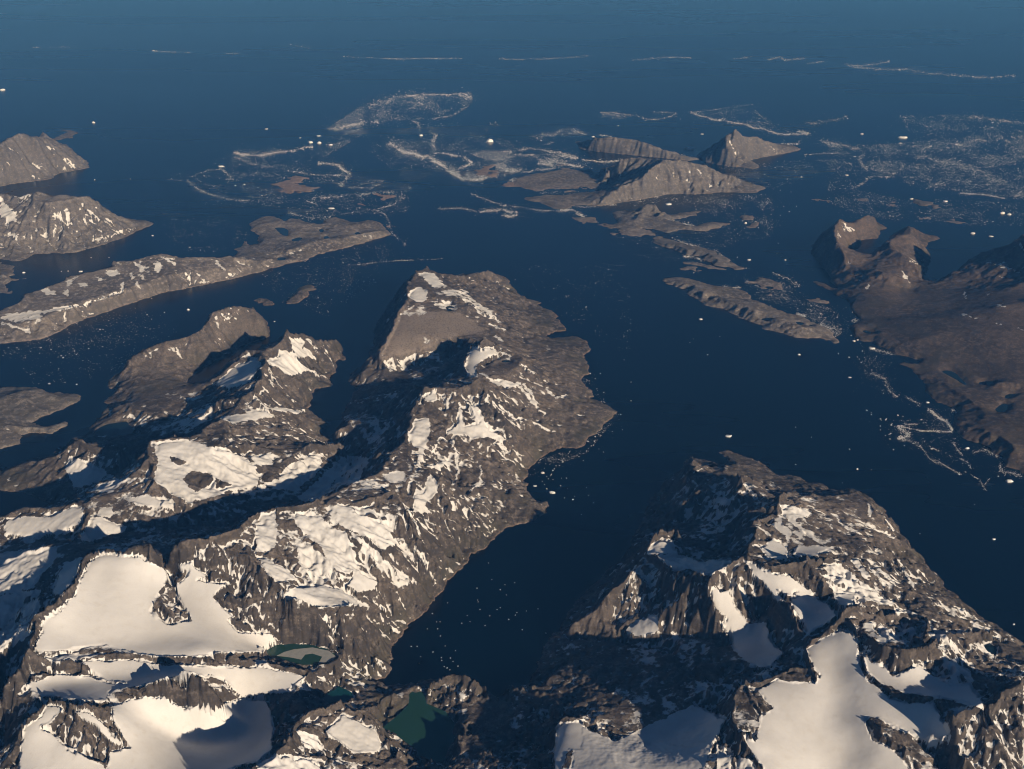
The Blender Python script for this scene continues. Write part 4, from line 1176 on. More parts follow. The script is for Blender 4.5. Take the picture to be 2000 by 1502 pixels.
def water_material(name, col, rough, wave=160.0, bump=3.0):
    m, nt, b = new_mat(name)
    geo = nt.nodes.new('ShaderNodeNewGeometry')
    n = noise_n(nt, geo.outputs['Position'], wave, 5, .65, stretch=(1, .7, 1))
    big = noise_n(nt, geo.outputs['Position'], 9000, 4, .55)
    c = mix_c(nt, ramp(nt, big, .3, .7), tuple(x * .82 for x in col), tuple(x * 1.15 for x in col))
    nt.links.new(c, b.inputs['Base Color'])
    lane = noise_n(nt, geo.outputs['Position'], 14000, 5, .6, stretch=(.35, 1.6, 1))
    mr = nt.nodes.new('ShaderNodeMapRange'); nt.links.new(lane, mr.inputs['Value'])
    mr.inputs['From Min'].default_value = .3; mr.inputs['From Max'].default_value = .7
    mr.inputs['To Min'].default_value = rough * .95; mr.inputs['To Max'].default_value = rough * 1.05
    nt.links.new(mr.outputs[0], b.inputs['Roughness'])
    b.inputs['IOR'].default_value = 1.33
    b.inputs['Specular IOR Level'].default_value = 0.5
    bp = nt.nodes.new('ShaderNodeBump'); bp.inputs['Distance'].default_value = bump
    bp.inputs['Strength'].default_value = 0.10
    nt.links.new(n, bp.inputs['Height'])
    nt.links.new(bp.outputs[0], b.inputs['Normal'])
    return m
SEA_MAT = water_material('sea_water', (.0001, .0020, .0036), .27)
WATERS = {'green': water_material('lake_green', (.020, .066, .048), .25, 60, .5),
          'teal': water_material('lake_teal', (.008, .065, .075), .25, 60, .5),
          'dark': water_material('lake_dark', (.006, .018, .026), .25, 60, .5)}

def ice_material(name, col):
    m, nt, b = new_mat(name)
    geo = nt.nodes.new('ShaderNodeNewGeometry')
    n = noise_n(nt, geo.outputs['Position'], 40, 5, .6)
    c = mix_c(nt, ramp(nt, n, .35, .7), tuple(x * .86 for x in col), col)
    nt.links.new(c, b.inputs['Base Color'])
    b.inputs['Roughness'].default_value = .6
    return m
ICE_MAT = ice_material('iceberg_ice', (.84, .87, .89))
ROTTEN_MAT = ice_material('rotten_lake_ice', (.36, .37, .36))
BRASH_MAT = ice_material('brash_ice', (.74, .76, .77))

# ------------------------------------------------------------------ mesh building
def mesh_from(name, co, faces, mat, smooth=False, attrs=None):
    """co (n,3), faces (m,k) with constant k"""
    me = bpy.data.meshes.new(name)
    k = faces.shape[1]
    me.vertices.add(len(co)); me.loops.add(faces.size); me.polygons.add(len(faces))
    me.vertices.foreach_set('co', np.ascontiguousarray(co, np.float32).ravel())
    me.loops.foreach_set('vertex_index', np.ascontiguousarray(faces, np.int32).ravel())
    me.polygons.foreach_set('loop_start', np.arange(0, faces.size, k, dtype=np.int32))
    me.polygons.foreach_set('loop_total', np.full(len(faces), k, np.int32))
    if smooth:
        me.polygons.foreach_set('use_smooth', np.ones(len(faces), bool))
    for an, av in (attrs or {}).items():
        a = me.attributes.new(an, 'FLOAT', 'POINT')
        a.data.foreach_set('value', np.ascontiguousarray(av, np.float32))
    me.update(calc_edges=True)
    me.materials.append(mat)
    return me

def link(name, me, parent=None, **props):
    o = bpy.data.objects.new(name, me)
    scene.collection.objects.link(o)
    if parent is not None:
        o.parent = parent
    for k, v in props.items():
        o[k] = v
    return o

# ------------------------------------------------------------------ sea
sea_half = 150000.0
n = 60
gx_ = np.linspace(-sea_half, sea_half, n + 1)
sx, sy = np.meshgrid(gx_, gx_)
sco = np.stack([sx.ravel(), sy.ravel(), np.zeros(sx.size)], 1)
idx = np.arange((n + 1) ** 2).reshape(n + 1, n + 1)
sf_ = np.stack([idx[:-1, :-1].ravel(), idx[:-1, 1:].ravel(), idx[1:, 1:].ravel(), idx[1:, :-1].ravel()], 1)
link('sea', mesh_from('sea', sco, sf_, SEA_MAT), kind='structure', label='dark blue sea and fjords dotted with drifting ice', category='sea')

# ------------------------------------------------------------------ land
gid = np.full((FS, FT), -1, np.int64)
gid[sel] = np.arange(xs.size)
q = np.stack([gid[:-1, :-1], gid[:-1, 1:], gid[1:, 1:], gid[1:, :-1]], -1).reshape(-1, 4)
q = q[(q >= 0).all(1)]
q = q[z[q].max(1) > -2.5]
q = q[:, ::-1]      # face up
fo = o_s[q[:, 0]]
fp = part_s[q].min(1)
fsn = snow[q].mean(1)
CO = np.stack([xs, ys, z], 1)
# flat orientation check
a, b_, c_ = CO[q[0, 0]], CO[q[0, 1]], CO[q[0, 2]]
if np.cross(b_ - a, c_ - a)[2] < 0:
    q = q[:, ::-1]

def land_part(name, faces, mat):
    ids, inv = np.unique(faces, return_inverse=True)
    inv = inv.reshape(faces.shape)
    return mesh_from(name, CO[ids], inv, mat, True, {'snow': snow[ids], 'tone': tone[ids]})

total = 0
for k, L in enumerate(LANDS):
    m = fo == k
    if not m.any():
        print('NO LAND', L[0], L[1]); continue
    fk = q[m]; pk = np.where(fsn[m] > 0.45, fp[m], -1)
    mat = ROCK_MATS[L[2]]
    body = fk[pk < 0]
    total += len(fk) * 2
    root = link(L[0], land_part(L[0], body, mat), kind='structure', label=L[1], category='terrain' if k in (0, 1, 11) else 'island')
    for pid in np.unique(pk[pk >= 0]):
        f = fk[pk == pid]
        link('snowfield', land_part('snowfield', f, mat), root)
print('terrain triangles', total, round(time.time() - T0, 1))

# ------------------------------------------------------------------ lakes
for name, label, kind_, hl, outline in LAKES:
    p = pts(outline)
    x, y = ground(p[:, 0], p[:, 1], hl)
    cx, cy = x.mean(), y.mean()
    x = cx + (x - cx) * 1.06; y = cy + (y - cy) * 1.06
    co = [(cx, cy, hl)] + [(a, b, hl) for a, b in zip(x, y)]
    nn = len(x)
    f = np.array([(0, 1 + i, 1 + (i + 1) % nn) for i in range(nn)])
    cof = np.array(co)
    if np.cross(cof[f[0, 1]] - cof[0], cof[f[0, 2]] - cof[0])[2] < 0:
        f = f[:, ::-1]
    link(name, mesh_from(name, cof, f, WATERS[kind_]), kind='structure', label=label, category='lake')
# ------------------------------------------------------------------ drifting ice
def is_land(x, y):
    th, s = polar(x, y)
    r, c = to_cell(th, s)
    ri = np.round(r).astype(int); ci = np.round(c).astype(int)
    ok = (ri >= 0) & (ri < NS) & (ci >= 0) & (ci < NT)
    res = np.zeros(np.shape(x), bool)
    res[ok] = land[ri[ok], ci[ok]]
    return res

def berg_mesh(kind, seed):
    """unit wide iceberg, waterline at z = 0"""
    g = np.random.default_rng(seed)
    n = 14
    ang = np.sort(np.linspace(0, 2 * math.pi, n, endpoint=False) + g.uniform(-.16, .16, n))
    rad = 0.5 * (1 + g.uniform(-.22, .18, n))
    ex = g.uniform(.55, .8)
    tilt = g.uniform(-.12, .12, 2)
    if kind == 'flat':
        prof = [(1.02, -.06), (1.0, .03), (.95, .10), (.88, .12), (.45, .125)]
    elif kind == 'peak':
        prof = [(1.02, -.08), (1.0, .05), (.80, .17), (.55, .27), (.25, .36)]
    else:
        prof = [(1.02, -.08), (1.0, .06), (.90, .16), (.70, .20), (.35, .22)]
    co = []
    for li, (k, zz) in enumerate(prof):
        j = g.uniform(-.10, .10, n) * (1 if li > 1 else .3)
        for a, r, q_ in zip(ang, rad, j):
            rr_ = r * k * (1 + q_)
            x_, y_ = rr_ * math.cos(a), rr_ * math.sin(a) * ex
            lift = zz * (1 + g.uniform(-.25, .25)) if li > 1 else zz
            if li > 1:
                lift += (x_ * tilt[0] + y_ * tilt[1]) * (.6 if kind == 'flat' else 1.3)
            co.append((x_, y_, lift))
    top = prof[-1][1]
    co.append((g.uniform(-.1, .1), g.uniform(-.1, .1), top * (1.28 if kind == 'peak' else 1.04)))
    tris = []
    for li in range(len(prof) - 1):
        for i in range(n):
            a, b2 = li * n + i, li * n + (i + 1) % n
            tris += [(a, b2, b2 + n), (a, b2 + n, a + n)]
    c = len(co) - 1; base = (len(prof) - 1) * n
    for i in range(n):
        tris.append((base + i, base + (i + 1) % n, c))
    return mesh_from('iceberg', np.array(co), np.array(tris), ICE_MAT)

BERG = {k: [berg_mesh(k, 50 + i + 10 * j) for i in range(5)] for j, k in enumerate(('flat', 'peak', 'block'))}
n_berg = 0
def berg(u_, v_, w, kind, label, group=None, name='iceberg', cat='iceberg'):
    """one iceberg floating where the sight line meets the sea; w its width in picture pixels"""
    global n_berg
    x_, y_ = ground(u_, v_, 0.0)
    x_, y_ = float(x_), float(y_)
    dist = math.sqrt(x_ * x_ + y_ * y_ + CAM_H ** 2)
    width = max(w * .86 * dist / FPX, 12.0)
    me = BERG[kind][n_berg % 5]
    o = link(name, me, None, label=label, category=cat)
    if group:
        o['group'] = group
    o.location = (x_, y_, 0)
    o.rotation_euler = (0, 0, random.uniform(0, 6.28) if w < 7 else random.choice((0.1, 3.2)) + random.uniform(-.25, .25))
    o.scale = (width, width, width * random.uniform(.8, 1.15))
    n_berg += 1

# the icebergs one can tell apart: region, x, y, width, shape, label
BIG = [
 ('P', 8, 271, 11, 'block', 'white iceberg cut by the left edge in open sea'),
 ('A', 550, 120, 7, 'peak', 'lone peaked iceberg right of the upper left mountain island'),
 ('A', 895, 782, 6, 'block', 'small white iceberg under the pointed tip of the cliff island'),
 ('A', 473, 992, 9, 'flat', 'white iceberg just above the left half of the long pale island'),
 ('A', 140, 1000, 6, 'peak', 'small iceberg near the cut rocky island at left edge'),
 ('A', 1105, 1218, 7, 'peak', 'lone iceberg in the dark channel below the long pale island'),
 ('M', 625, 288, 7, 'flat', 'lone flat iceberg in open sea left of the ice swirl'),
 ('M', 945, 330, 9, 'flat', 'flat iceberg, topmost of the cluster beside the ice swirl'),
 ('M', 895, 370, 12, 'block', 'widest iceberg of the cluster beside the ice swirl'),
 ('M', 948, 374, 9, 'peak', 'peaked iceberg right of the widest one in the cluster'),
 ('M', 1020, 386, 8, 'block', 'rightmost iceberg of the cluster beside the ice swirl'),
 ('M', 833, 342, 5, 'flat', 'leftmost small iceberg of the cluster beside the ice swirl'),
 ('M', 350, 517, 12, 'flat', 'flat tabular iceberg on the rim of the left ice ring'),
 ('M', 437, 633, 5, 'block', 'small iceberg right of the left ice ring'),
 ('M', 1023, 773, 13, 'flat', 'broad flat iceberg above the low end of the long pale island'),
 ('M', 1570, 328, 9, 'block', 'white iceberg between two ice streaks in the upper centre'),
 ('N', 800, 365, 15, 'peak', 'large peaked iceberg alone in the upper centre'),
 ('N', 1445, 352, 10, 'peak', 'tall iceberg against the wedge-shaped island'),
 ('N', 1432, 335, 8, 'flat', 'flat iceberg behind the left end of the wedge-shaped island'),
 ('N', 1398, 362, 6, 'block', 'small iceberg left of the wedge-shaped island'),
 ('N', 1585, 268, 4, 'block', 'tiny iceberg in the sea above the wedge-shaped island'),
 ('I', 1157, 237, 21, 'flat', 'long flat tabular iceberg left of the pyramid peak'),
 ('I', 1238, 140, 7, 'flat', 'flat iceberg in the sea above and left of the pyramid peak'),
 ('I', 1020, 597, 14, 'flat', 'broken flat ice slab under the dome mountain island'),
 ('I', 1520, 720, 6, 'peak', 'small iceberg under the ragged oval islet'),
 ('J', 893, 431, 9, 'flat', 'flat iceberg right of the narrow grey island'),
 ('J', 1175, 432, 5, 'block', 'small iceberg left of the right mainland peak'),
 ('J', 515, 895, 8, 'block', 'iceberg in open water below the long low brown island, left'),
 ('J', 1283, 1172, 7, 'peak', 'peaked iceberg in open water below the long low brown island, right'),
 ('J', 568, 1172, 4, 'flat', 'tiny iceberg alone in the middle of the wide fjord'),
 ('J', 1855, 1123, 12, 'flat', 'flat ice slab hugging the right mainland shore'),
 ('J', 1712, 1065, 7, 'block', 'left one of two icebergs off the tip of the low brown island'),
 ('J', 1740, 1056, 6, 'flat', 'right one of two icebergs off the tip of the low brown island'),
 ('K', 1500, 287, 10, 'block', 'iceberg off the right mainland above the dark bay'),
 ('K', 1637, 307, 9, 'flat', 'flat iceberg close to the right edge above the dark bay'),
 ('K', 1718, 138, 11, 'block', 'left iceberg of the pair near the right edge'),
 ('K', 1770, 148, 9, 'block', 'right iceberg of the pair near the right edge'),
 ('K', 1053, 33, 7, 'block', 'small iceberg above the long brown islet in the ice field'),
 ('K', 1300, 50, 10, 'flat', 'flat iceberg right of the long brown islet in the ice field'),
 ('K', 600, 1342, 7, 'flat', 'flat iceberg in the fjord right of centre, nearest the mainland lowland'),
 ('L', 1172, 475, 8, 'block', 'white iceberg above the bright ice band by the right shore'),
 ('L', 1460, 812, 9, 'peak', 'peaked iceberg beside the brown point of the right shore'),
 ('L', 1770, 1053, 15, 'block', 'large iceberg in the lower right fjord at the right edge'),
 ('L', 655, 963, 6, 'peak', 'small iceberg above the right snowy massif'),
 ('L', 1655, 1477, 8, 'block', 'double iceberg right of the snowy massif in black water'),
 ('L', 1200, 815, 5, 'block', 'small iceberg under the bright ice patch of the right fjord'),
 ('O', 1322, 597, 19, 'flat', 'largest iceberg, at the edge of the right ice field'),
 ('O', 1095, 577, 6, 'block', 'small iceberg left of the largest one'),
 ('O', 1010, 806, 8, 'flat', 'flat iceberg below the curved ice streak on the right'),
 ('O', 1624, 635, 6, 'block', 'small iceberg inside the right ice field'),
 ('O', 757, 817, 5, 'block', 'small iceberg right of the pyramid peak island'),
 ('G', 1245, 8, 15, 'flat', 'flat white iceberg in the fjord above the snowy massif'),
 ('G', 95, 375, 14, 'block', 'largest iceberg beside the mouth of the narrow fjord'),
 ('G', 32, 246, 9, 'block', 'iceberg close to the bay of the central peninsula'),
 ('D', 1337, 1350, 8, 'flat', 'flat iceberg left of the largest one by the narrow fjord mouth'),
 ('H', 1735, 657, 6, 'block', 'small iceberg at the right edge below the black water'),
 ('C', 274, 542, 5, 'flat', 'left of two small floes above the west headland'),
 ('C', 428, 545, 5, 'flat', 'right of two small floes above the west headland'),
 ('C', 1532, 194, 4.5, 'flat', 'small floe right of the curved left ridge'),
]
for rg, a, b2, w, kind_, lab in BIG:
    r = REG[rg]
    berg(r[0] + a * r[2], r[1] + b2 * r[2], w, kind_, lab)

def ORD(n):
    if n == 1: return 'nearest'
    return '%d%s' % (n, 'th' if 10 < n % 100 < 20 else {1: 'st', 2: 'nd', 3: 'rd'}.get(n % 10, 'th'))

# smaller single floes: region, width, label, group, points
SMALL = [
 ('F', 3.0, 'tiny floe in the dark narrow fjord', 'floes in the narrow fjord',
  '1298,549 1330,577 1018,619 1178,604 1180,614 1298,645 1281,655 1386,670 1378,684 1498,651 1436,662 1242,688 1093,727 1217,740 1415,762 937,676 825,850 856,850 1005,848 1060,873 985,910 1047,930 1073,955 1000,958 875,905 867,940 1323,523 1375,512 1174,541 1253,496 1190,654 1122,687 1137,719 1343,707 960,720 978,720 980,795 965,757 910,757 940,880 1033,912 987,925 1030,975 1015,965 1540,780 1236,407 1122,404'),
 ('G', 3.4, 'tiny floe off the peninsula bay', 'floes off the peninsula bay',
  '190,281 365,441 332,392 195,350 155,280 45,322 100,290 120,160 165,175 270,140 80,190 20,160 100,230 30,300 285,518 60,350 230,420 150,330 60,270 120,200 200,120 320,100 400,90 430,110 370,40 350,70 90,255 70,285'),
 ('L', 3.4, 'tiny floe in the right fjord arm', 'floes in the right fjord arm',
  '203,655 318,728 203,928 1690,1015 1720,970 952,568 758,563 758,547 724,531 825,675 825,647 825,595 862,716 895,742 598,817 920,820 1000,790 718,161 595,142 517,118 545,1064 757,968 1517,1222 1115,1437 900,700 865,600 990,575 1125,600 930,650 905,640 655,140 670,155 683,180'),
 ('D', 3.2, 'tiny floe along the pointed shore', 'floes along the pointed shore',
  '1520,1303 1680,1448 1510,1420 1570,1410 1640,1360 1500,1200 1480,1230 1400,1220 1430,1290 1840,930 1830,960 1850,1020 1790,1030 1730,1010 1690,1060 1740,800 1700,780 1660,690 1690,720 1640,650 1720,690 1860,610 1880,440 1900,740 1740,840 1900,850 1560,1190 1600,1160 1640,1150 1680,1110 1620,1200 1450,1250 1540,1150 1690,440 1785,112 1220,140'),
 ('A', 2.8, 'tiny floe around the long pale island', 'floes around the long pale island',
  '555,455 850,548 765,450 535,912 360,992 640,910 1025,800 1115,850 1180,700 1290,775 1440,777 1275,860 965,1232 685,1290 770,1290 890,1150 770,1345 1110,850 50,1440 100,1440 60,1475 180,1460 200,1440 400,990 520,1445 240,1440 160,1390 880,1330 300,1450'),
 ('J', 2.6, 'tiny floe near the low brown island', 'floes near the low brown island',
  '456,1048 664,1030 430,1075 460,532 340,422 240,436 1110,380 1120,300 1030,140 965,180 1590,1160 800,410 1350,820 1370,820 1415,790 1250,640 1390,900 1450,850 1550,860 1580,880 1650,800 1700,840 1310,780 1240,750 1130,740 1080,530 1160,575 1200,580 1280,640 1690,1020 1150,690 1060,790'),
 ('O', 2.6, 'tiny floe off the pyramid peak', 'floes off the pyramid peak',
  '935,773 1373,940 1560,957 1337,817 83,493 1015,490 367,43 640,890 700,900 620,820 560,940 520,960 480,930 660,980 690,1010 730,980 600,1000 540,1000 350,960 300,940 270,980 200,950 640,1030 560,1040 780,700 820,760'),
]
for rg, w, lab, grp, pp in SMALL:
    r = REG[rg]
    spots = sorted((tuple(map(float, tok.split(','))) for tok in pp.split()), key=lambda t_: (-t_[1], t_[0]))
    for k_, (a, b2) in enumerate(spots):
        berg(r[0] + a * r[2], r[1] + b2 * r[2], w * random.uniform(.5, 1.2), random.choice(('flat', 'block', 'block', 'peak')), '%s, %s from the bottom of the picture' % (lab, ORD(k_ + 1)), grp, 'ice_floe', 'ice floe')
print('single bergs', n_berg)

# the ice sheet still afloat on the glacier lake
p = pts('F 110,900 150,880 200,866 300,856 390,874 425,905 385,934 330,942 352,905 300,888 262,893 240,920 180,908')
hl = [L for L in LAKES if L[0] == 'glacier_lake'][0][3]
x, y = ground(p[:, 0], p[:, 1], hl)
nn = len(x)
co = np.array([(a, b2, hl + zz) for zz in (1.2, -.5) for a, b2 in zip(x, y)])
me = bpy.data.meshes.new('lake_ice')
me.from_pydata([tuple(c) for c in co], [], [list(range(nn))] + [[i, (i + 1) % nn, (i + 1) % nn + nn, i + nn] for i in range(nn)])
me.materials.append(ROTTEN_MAT)
link('lake_ice', me, None, label='grey sheet of rotten ice on the lake below the big snowfield', category='ice sheet')

# brash ice: bands (width px, density, line) and fields (density, outline)
ICE = {
 ('brash_ice', 'swirling bands of brash ice in the upper left sea'): '''
B 4.5 .75 M 430,430 500,440 560,450 640,438 740,425 800,425 850,405 910,393
B 12 .22 M 430,425 500,435 560,450 700,430
B 5.5 .8 M 940,495 1060,510 1100,535 1135,560 1100,600 1085,640
B 10 .15 M 940,490 1060,500 1140,560 1090,640
B 2.5 .55 M 145,600 180,640 260,680 380,715 450,725 520,720
B 7 .10 M 145,600 180,640 260,680 380,715 520,722
B 2.5 .3 M 150,590 210,560 280,535 340,535
B 4 .55 M 340,530 390,555 415,590
B 8 .2 M 380,590 430,590
B 2 .35 M 25,595 110,600
B 2 .3 M 255,630 340,637
B 6 .7 M 1000,290 1060,285 1140,260 1220,245 1310,250
B 6 .25 M 1070,350 1110,310 1200,290
F .2 M 1000,280 1200,150 1500,80 1870,75 1890,100 1830,130 1700,200 1550,230 1350,240 1200,330 1080,400 960,470 1000,350
B 3 .8 M 1480,85 1600,78 1750,75 1860,75
B 12 .35 M 1250,150 1400,100 1600,82
B 4 .45 M 1810,80 1860,85 1850,130 1830,160 1760,205 1700,215 1640,225
B 12 .5 M 1800,85 1880,92
B 4 .6 M 1520,235 1555,260 1565,300
B 5 .75 M 1620,310 1670,325 1640,365 1665,415
B 8 .2 M 1640,310 1640,420
F .05 M 400,420 700,500 1500,620 1500,800 900,820 560,740 400,560
B 5 .3 M 1130,640 1250,650 1350,600 1200,620
B 5 .4 M 900,710 1000,700 1150,685 1400,665
B 5 .4 M 870,725 940,750
B 2.5 .4 M 1500,640 1460,700 1400,750 1280,780 1350,810 1370,850 1390,920 1480,995
B 12 .12 M 1500,640 1400,750 1280,790
B 3 .5 M 740,545 850,555 960,570 1080,570
B 8 .18 M 430,460 600,510 740,540
B 2.5 .5 M 1000,600 1080,625
B 7 .3 M 750,790 880,830 1000,830 1060,790
B 3 .25 M 1080,810 1160,795 1260,780
F .06 M 1350,330 1640,230 1640,420 1750,520 1500,620 1250,420
F .02 M 0,560 500,420 1000,400 700,800 300,780
''',
 ('brash_ice', 'pale belt of packed ice left of the dome mountain island'): '''
B 7 .75 N 190,370 245,415 330,435 440,465 500,500 560,550 620,585 720,600 780,590
B 14 .25 N 190,365 330,425 500,490 620,570
B 5 .75 N 440,440 560,440 640,460 700,490 640,520 560,540
F .62 N 440,470 500,500 600,530 720,490 800,470 1000,480 1000,540 900,580 960,610 870,600 760,600 640,590 540,540
F .42 N 640,420 800,410 1000,440 1300,440 1330,470 1250,500 1020,480 760,470
B 5 .6 N 870,430 1040,405 1200,425 1330,455
B 4 1 N 1370,475 1460,485 1540,488 1640,475
B 5 .5 N 1100,330 1180,325 1230,300 1310,295 1390,325
B 12 .15 N 1050,340 1200,310 1350,300
B 3 .6 N 1470,320 1540,330
B 3 .4 N 1480,185 1560,185 1650,200 1760,228 1850,225 1920,205 1940,190 1880,185 1800,190
B 8 .25 N 1480,190 1560,195 1650,210
B 4 .5 N 690,680 760,710 850,745 960,765 1100,785 1230,792
B 4 .4 N 490,775 640,770 720,795
B 6 .75 N 740,790 850,785 970,795 960,815 920,830 880,810
B 5 1 N 1220,780 1310,785 1380,825
F .045 N 200,250 650,250 900,350 1000,420 600,460 300,420
B 7 .25 N 780,300 830,250 860,270
B 3 .4 N 1140,380 1190,370
F .03 N 500,330 750,330 1000,360 1100,400 500,420
B 8 .8 I 0,430 40,470
F .6 I 0,300 50,310 60,370 20,390 -60,380 -60,320
B 5 1 I 330,330 400,345 460,360
B 6 .7 I 330,280 430,290
B 6 .6 I 170,330 270,340
B 5 .5 I 60,390 160,370 280,360
F .3 I 60,300 280,300 480,330 560,380 280,360
F .10 I 170,505 420,512 560,510 400,535 180,530
''',
 ('brash_ice', 'loose ice scattered between the small central islands'): '''
F .08 I 680,610 1000,540 1650,530 1700,600 1400,700 1230,640 1100,600
F .05 I 1300,360 1900,300 2000,400 1700,500 1500,440
F .04 I 1000,780 1420,700 1700,560 1700,800 1300,900
B 4 .7 I 820,565 950,545
B 3 .4 I 300,605 570,612 680,597
B 6 1 I 1010,703 1100,722 1180,740
B 3 .5 I 1100,275 1220,295
B 6 .9 J 380,400 460,415 560,435
B 3 .7 J 290,258 400,302 500,326
B 3 .6 J 620,348 740,438
B 3 .9 J 760,488 870,500
B 4 .6 J 690,638 820,652
B 6 .8 J 1260,858 1330,870
B 3 .8 J 415,690 500,688
F .10 J 850,570 1150,600 1600,850 1620,1050 1450,950 1200,800 900,720
B 14 .45 J 1460,920 1530,960 1590,1020
B 8 .6 J 1700,900 1750,920
B 6 .8 J 870,600 980,620 1100,640
B 3 .5 J 860,605 1000,570
F .04 J 850,130 1150,120 1150,180 900,180
B 5 .25 J 1090,530 1200,580 1290,640
F .025 I 640,640 1000,840 1100,1000 700,900
B 2 .4 B 1050,520 1350,490 1750,470
F .03 B 450,500 1000,400 1400,350 1250,650 900,900 700,800 400,650
F .008 D 1200,50 1900,50 1900,600 1500,350
F .012 C 0,300 600,100 1100,200 600,500 200,560
F .015 A 0,1400 800,1200 800,1500 0,1500
F .015 A 950,650 1300,650 1480,780 1300,880 1000,880
''',
 ('brash_ice', 'broad field of scattered ice in the upper right sea'): '''
B 2 .6 O 5,145 140,150
B 2 .4 O 380,158 480,145
B 3 .5 O 570,160 640,145 660,165 770,150
B 2 .4 O 790,180 890,172
B 4 .35 O 1000,190 1150,195 1250,170
B 4 .4 O 1000,190 1180,220 1350,215 1450,235 1800,262 1950,250
B 1.5 .3 P 100,142 240,142
B 2 .5 P 460,155 570,157
B 2 .4 P 680,161 715,161
B 2 .2 P 870,133 930,145
B 2 .45 P 1030,170 1180,177 1270,175 1390,175
B 2 .4 P 1500,177 1620,178 1780,168
B 2 .4 P 1900,180 2000,172
B 4 .8 O 140,460 270,495 430,520 540,550 640,578 760,580 800,575 740,560
B 3 .7 O 640,630 740,635 760,600
B 2 .3 O 150,455 280,440 490,410
B 6 .25 O 490,450 570,510
B 6 .22 O 780,520 900,510 1010,480
F .06 O 150,455 480,430 600,520 780,520 780,570 540,545 300,500
B 5 .5 O 840,610 980,640 1080,660 1110,690 1075,720 1130,780
B 3 .5 O 870,625 980,655
F .14 O 1100,640 1400,620 1800,580 2000,600 2000,960 1700,900 1400,890 1280,800 1150,780
F .10 O 1300,470 1700,470 2000,520 2000,600 1500,620 1350,560
F .06 O 900,600 1150,650 1300,800 1100,820 1040,880 1600,1000 1700,1080 1100,1050 900,950
B 16 .2 O 1400,700 1700,760 1900,850
B 14 .2 O 1600,640 1850,600 2000,640
B 5 .4 O 1040,880 1150,820 1280,815
B 3 .8 O 1640,905 1760,912 1890,932
B 6 .3 O 1700,480 1850,495 2000,520
B 5 .5 O 1950,920 2000,910
F .05 O 1500,940 2000,960 2000,1086 1600,1086
B 2 .4 O 780,690 980,680
B 3 .25 O 850,720 1040,740
''',
 ('brash_ice', 'thin ice streaks along the right mainland shore'): '''
F .06 L 680,90 960,130 900,250 850,420 700,250
B 4 .35 L 760,260 860,300 880,380 950,430
B 8 .12 L 760,260 860,300 880,380 950,430
B 4 .35 L 1010,430 1130,500
B 4.5 1 L 1170,520 1250,580 1330,620 1360,670 1340,690
B 3 .8 L 960,640 1050,670 1170,685 1340,690
B 7 .85 L 960,640 990,690 1040,710 950,740
B 3 .6 L 1000,632 1100,635
B 8 .45 L 980,745 1060,770 1120,800
B 2.5 .5 L 1120,800 1180,890 1240,900 1320,950 1420,1000
B 6 .15 L 1120,800 1180,890 1320,950
B 2 .5 L 1180,795 1260,830
B 2.5 .7 L 1360,760 1380,810 1430,860
B 2.5 .6 L 1410,880 1480,920 1490,960
B 2 .6 L 1440,980 1550,1040 1600,1120
B 2 .5 L 1590,1075 1620,1030
B 5 .6 L 1090,200 1150,170
B 6 .5 L 1350,520 1400,560
B 4 .7 L 1440,700 1530,725
B 6 .35 L 1500,840 1600,820 1700,880 1760,900
B 6 .35 L 1700,920 1720,980 1780,990 1870,1020
B 5 .5 L 740,75 940,120
F .05 L 820,590 1300,600 1340,690 960,640 900,740
F .03 L 1100,700 1400,720 1500,950 1150,820
F .10 D 1600,690 1700,760 1720,830 1830,930 1650,1150 1450,1230 1290,1300 1370,1190 1600,1120 1800,930 1660,820
''',
}

def floes(u_, v_, size_px):
    """prism floes at picture points; returns coordinates and triangles"""
    x_, y_ = ground(u_, v_, 0.0)
    keep = ~is_land(x_, y_)
    x_, y_, size_px = x_[keep], y_[keep], size_px[keep]
    dist = np.sqrt(x_ ** 2 + y_ ** 2 + CAM_H ** 2)
    w = size_px * dist / FPX
    nf = len(x_)
    k = 5
    a = rng.uniform(0, 6.28, (nf, 1)) + np.arange(k)[None, :] * (2 * math.pi / k) + rng.uniform(-.35, .35, (nf, k))
    r = 0.5 * w[:, None] * rng.uniform(.6, 1.25, (nf, k))
    stretch = rng.uniform(.7, 1.5, (nf, 1))
    px_ = x_[:, None] + r * np.cos(a) * stretch; py_ = y_[:, None] + r * np.sin(a)
    hz = np.minimum(w * rng.uniform(.05, .16, nf), 14)[:, None] * np.ones((1, k))
    top = np.stack([px_, py_, hz * rng.uniform(.7, 1.3, (nf, k))], -1)
    bot = np.stack([px_, py_, -2.0 * np.ones_like(px_)], -1)
    co = np.concatenate([top, bot], 1).reshape(-1, 3)
    pat = [(0, 1, 2), (0, 2, 3), (0, 3, 4)]
    for i in range(k):
        j = (i + 1) % k
        pat += [(i, i + k, j + k), (i, j + k, j)]
    f = (np.array(pat)[None] + (np.arange(nf) * 2 * k)[:, None, None]).reshape(-1, 3)
    return co, f

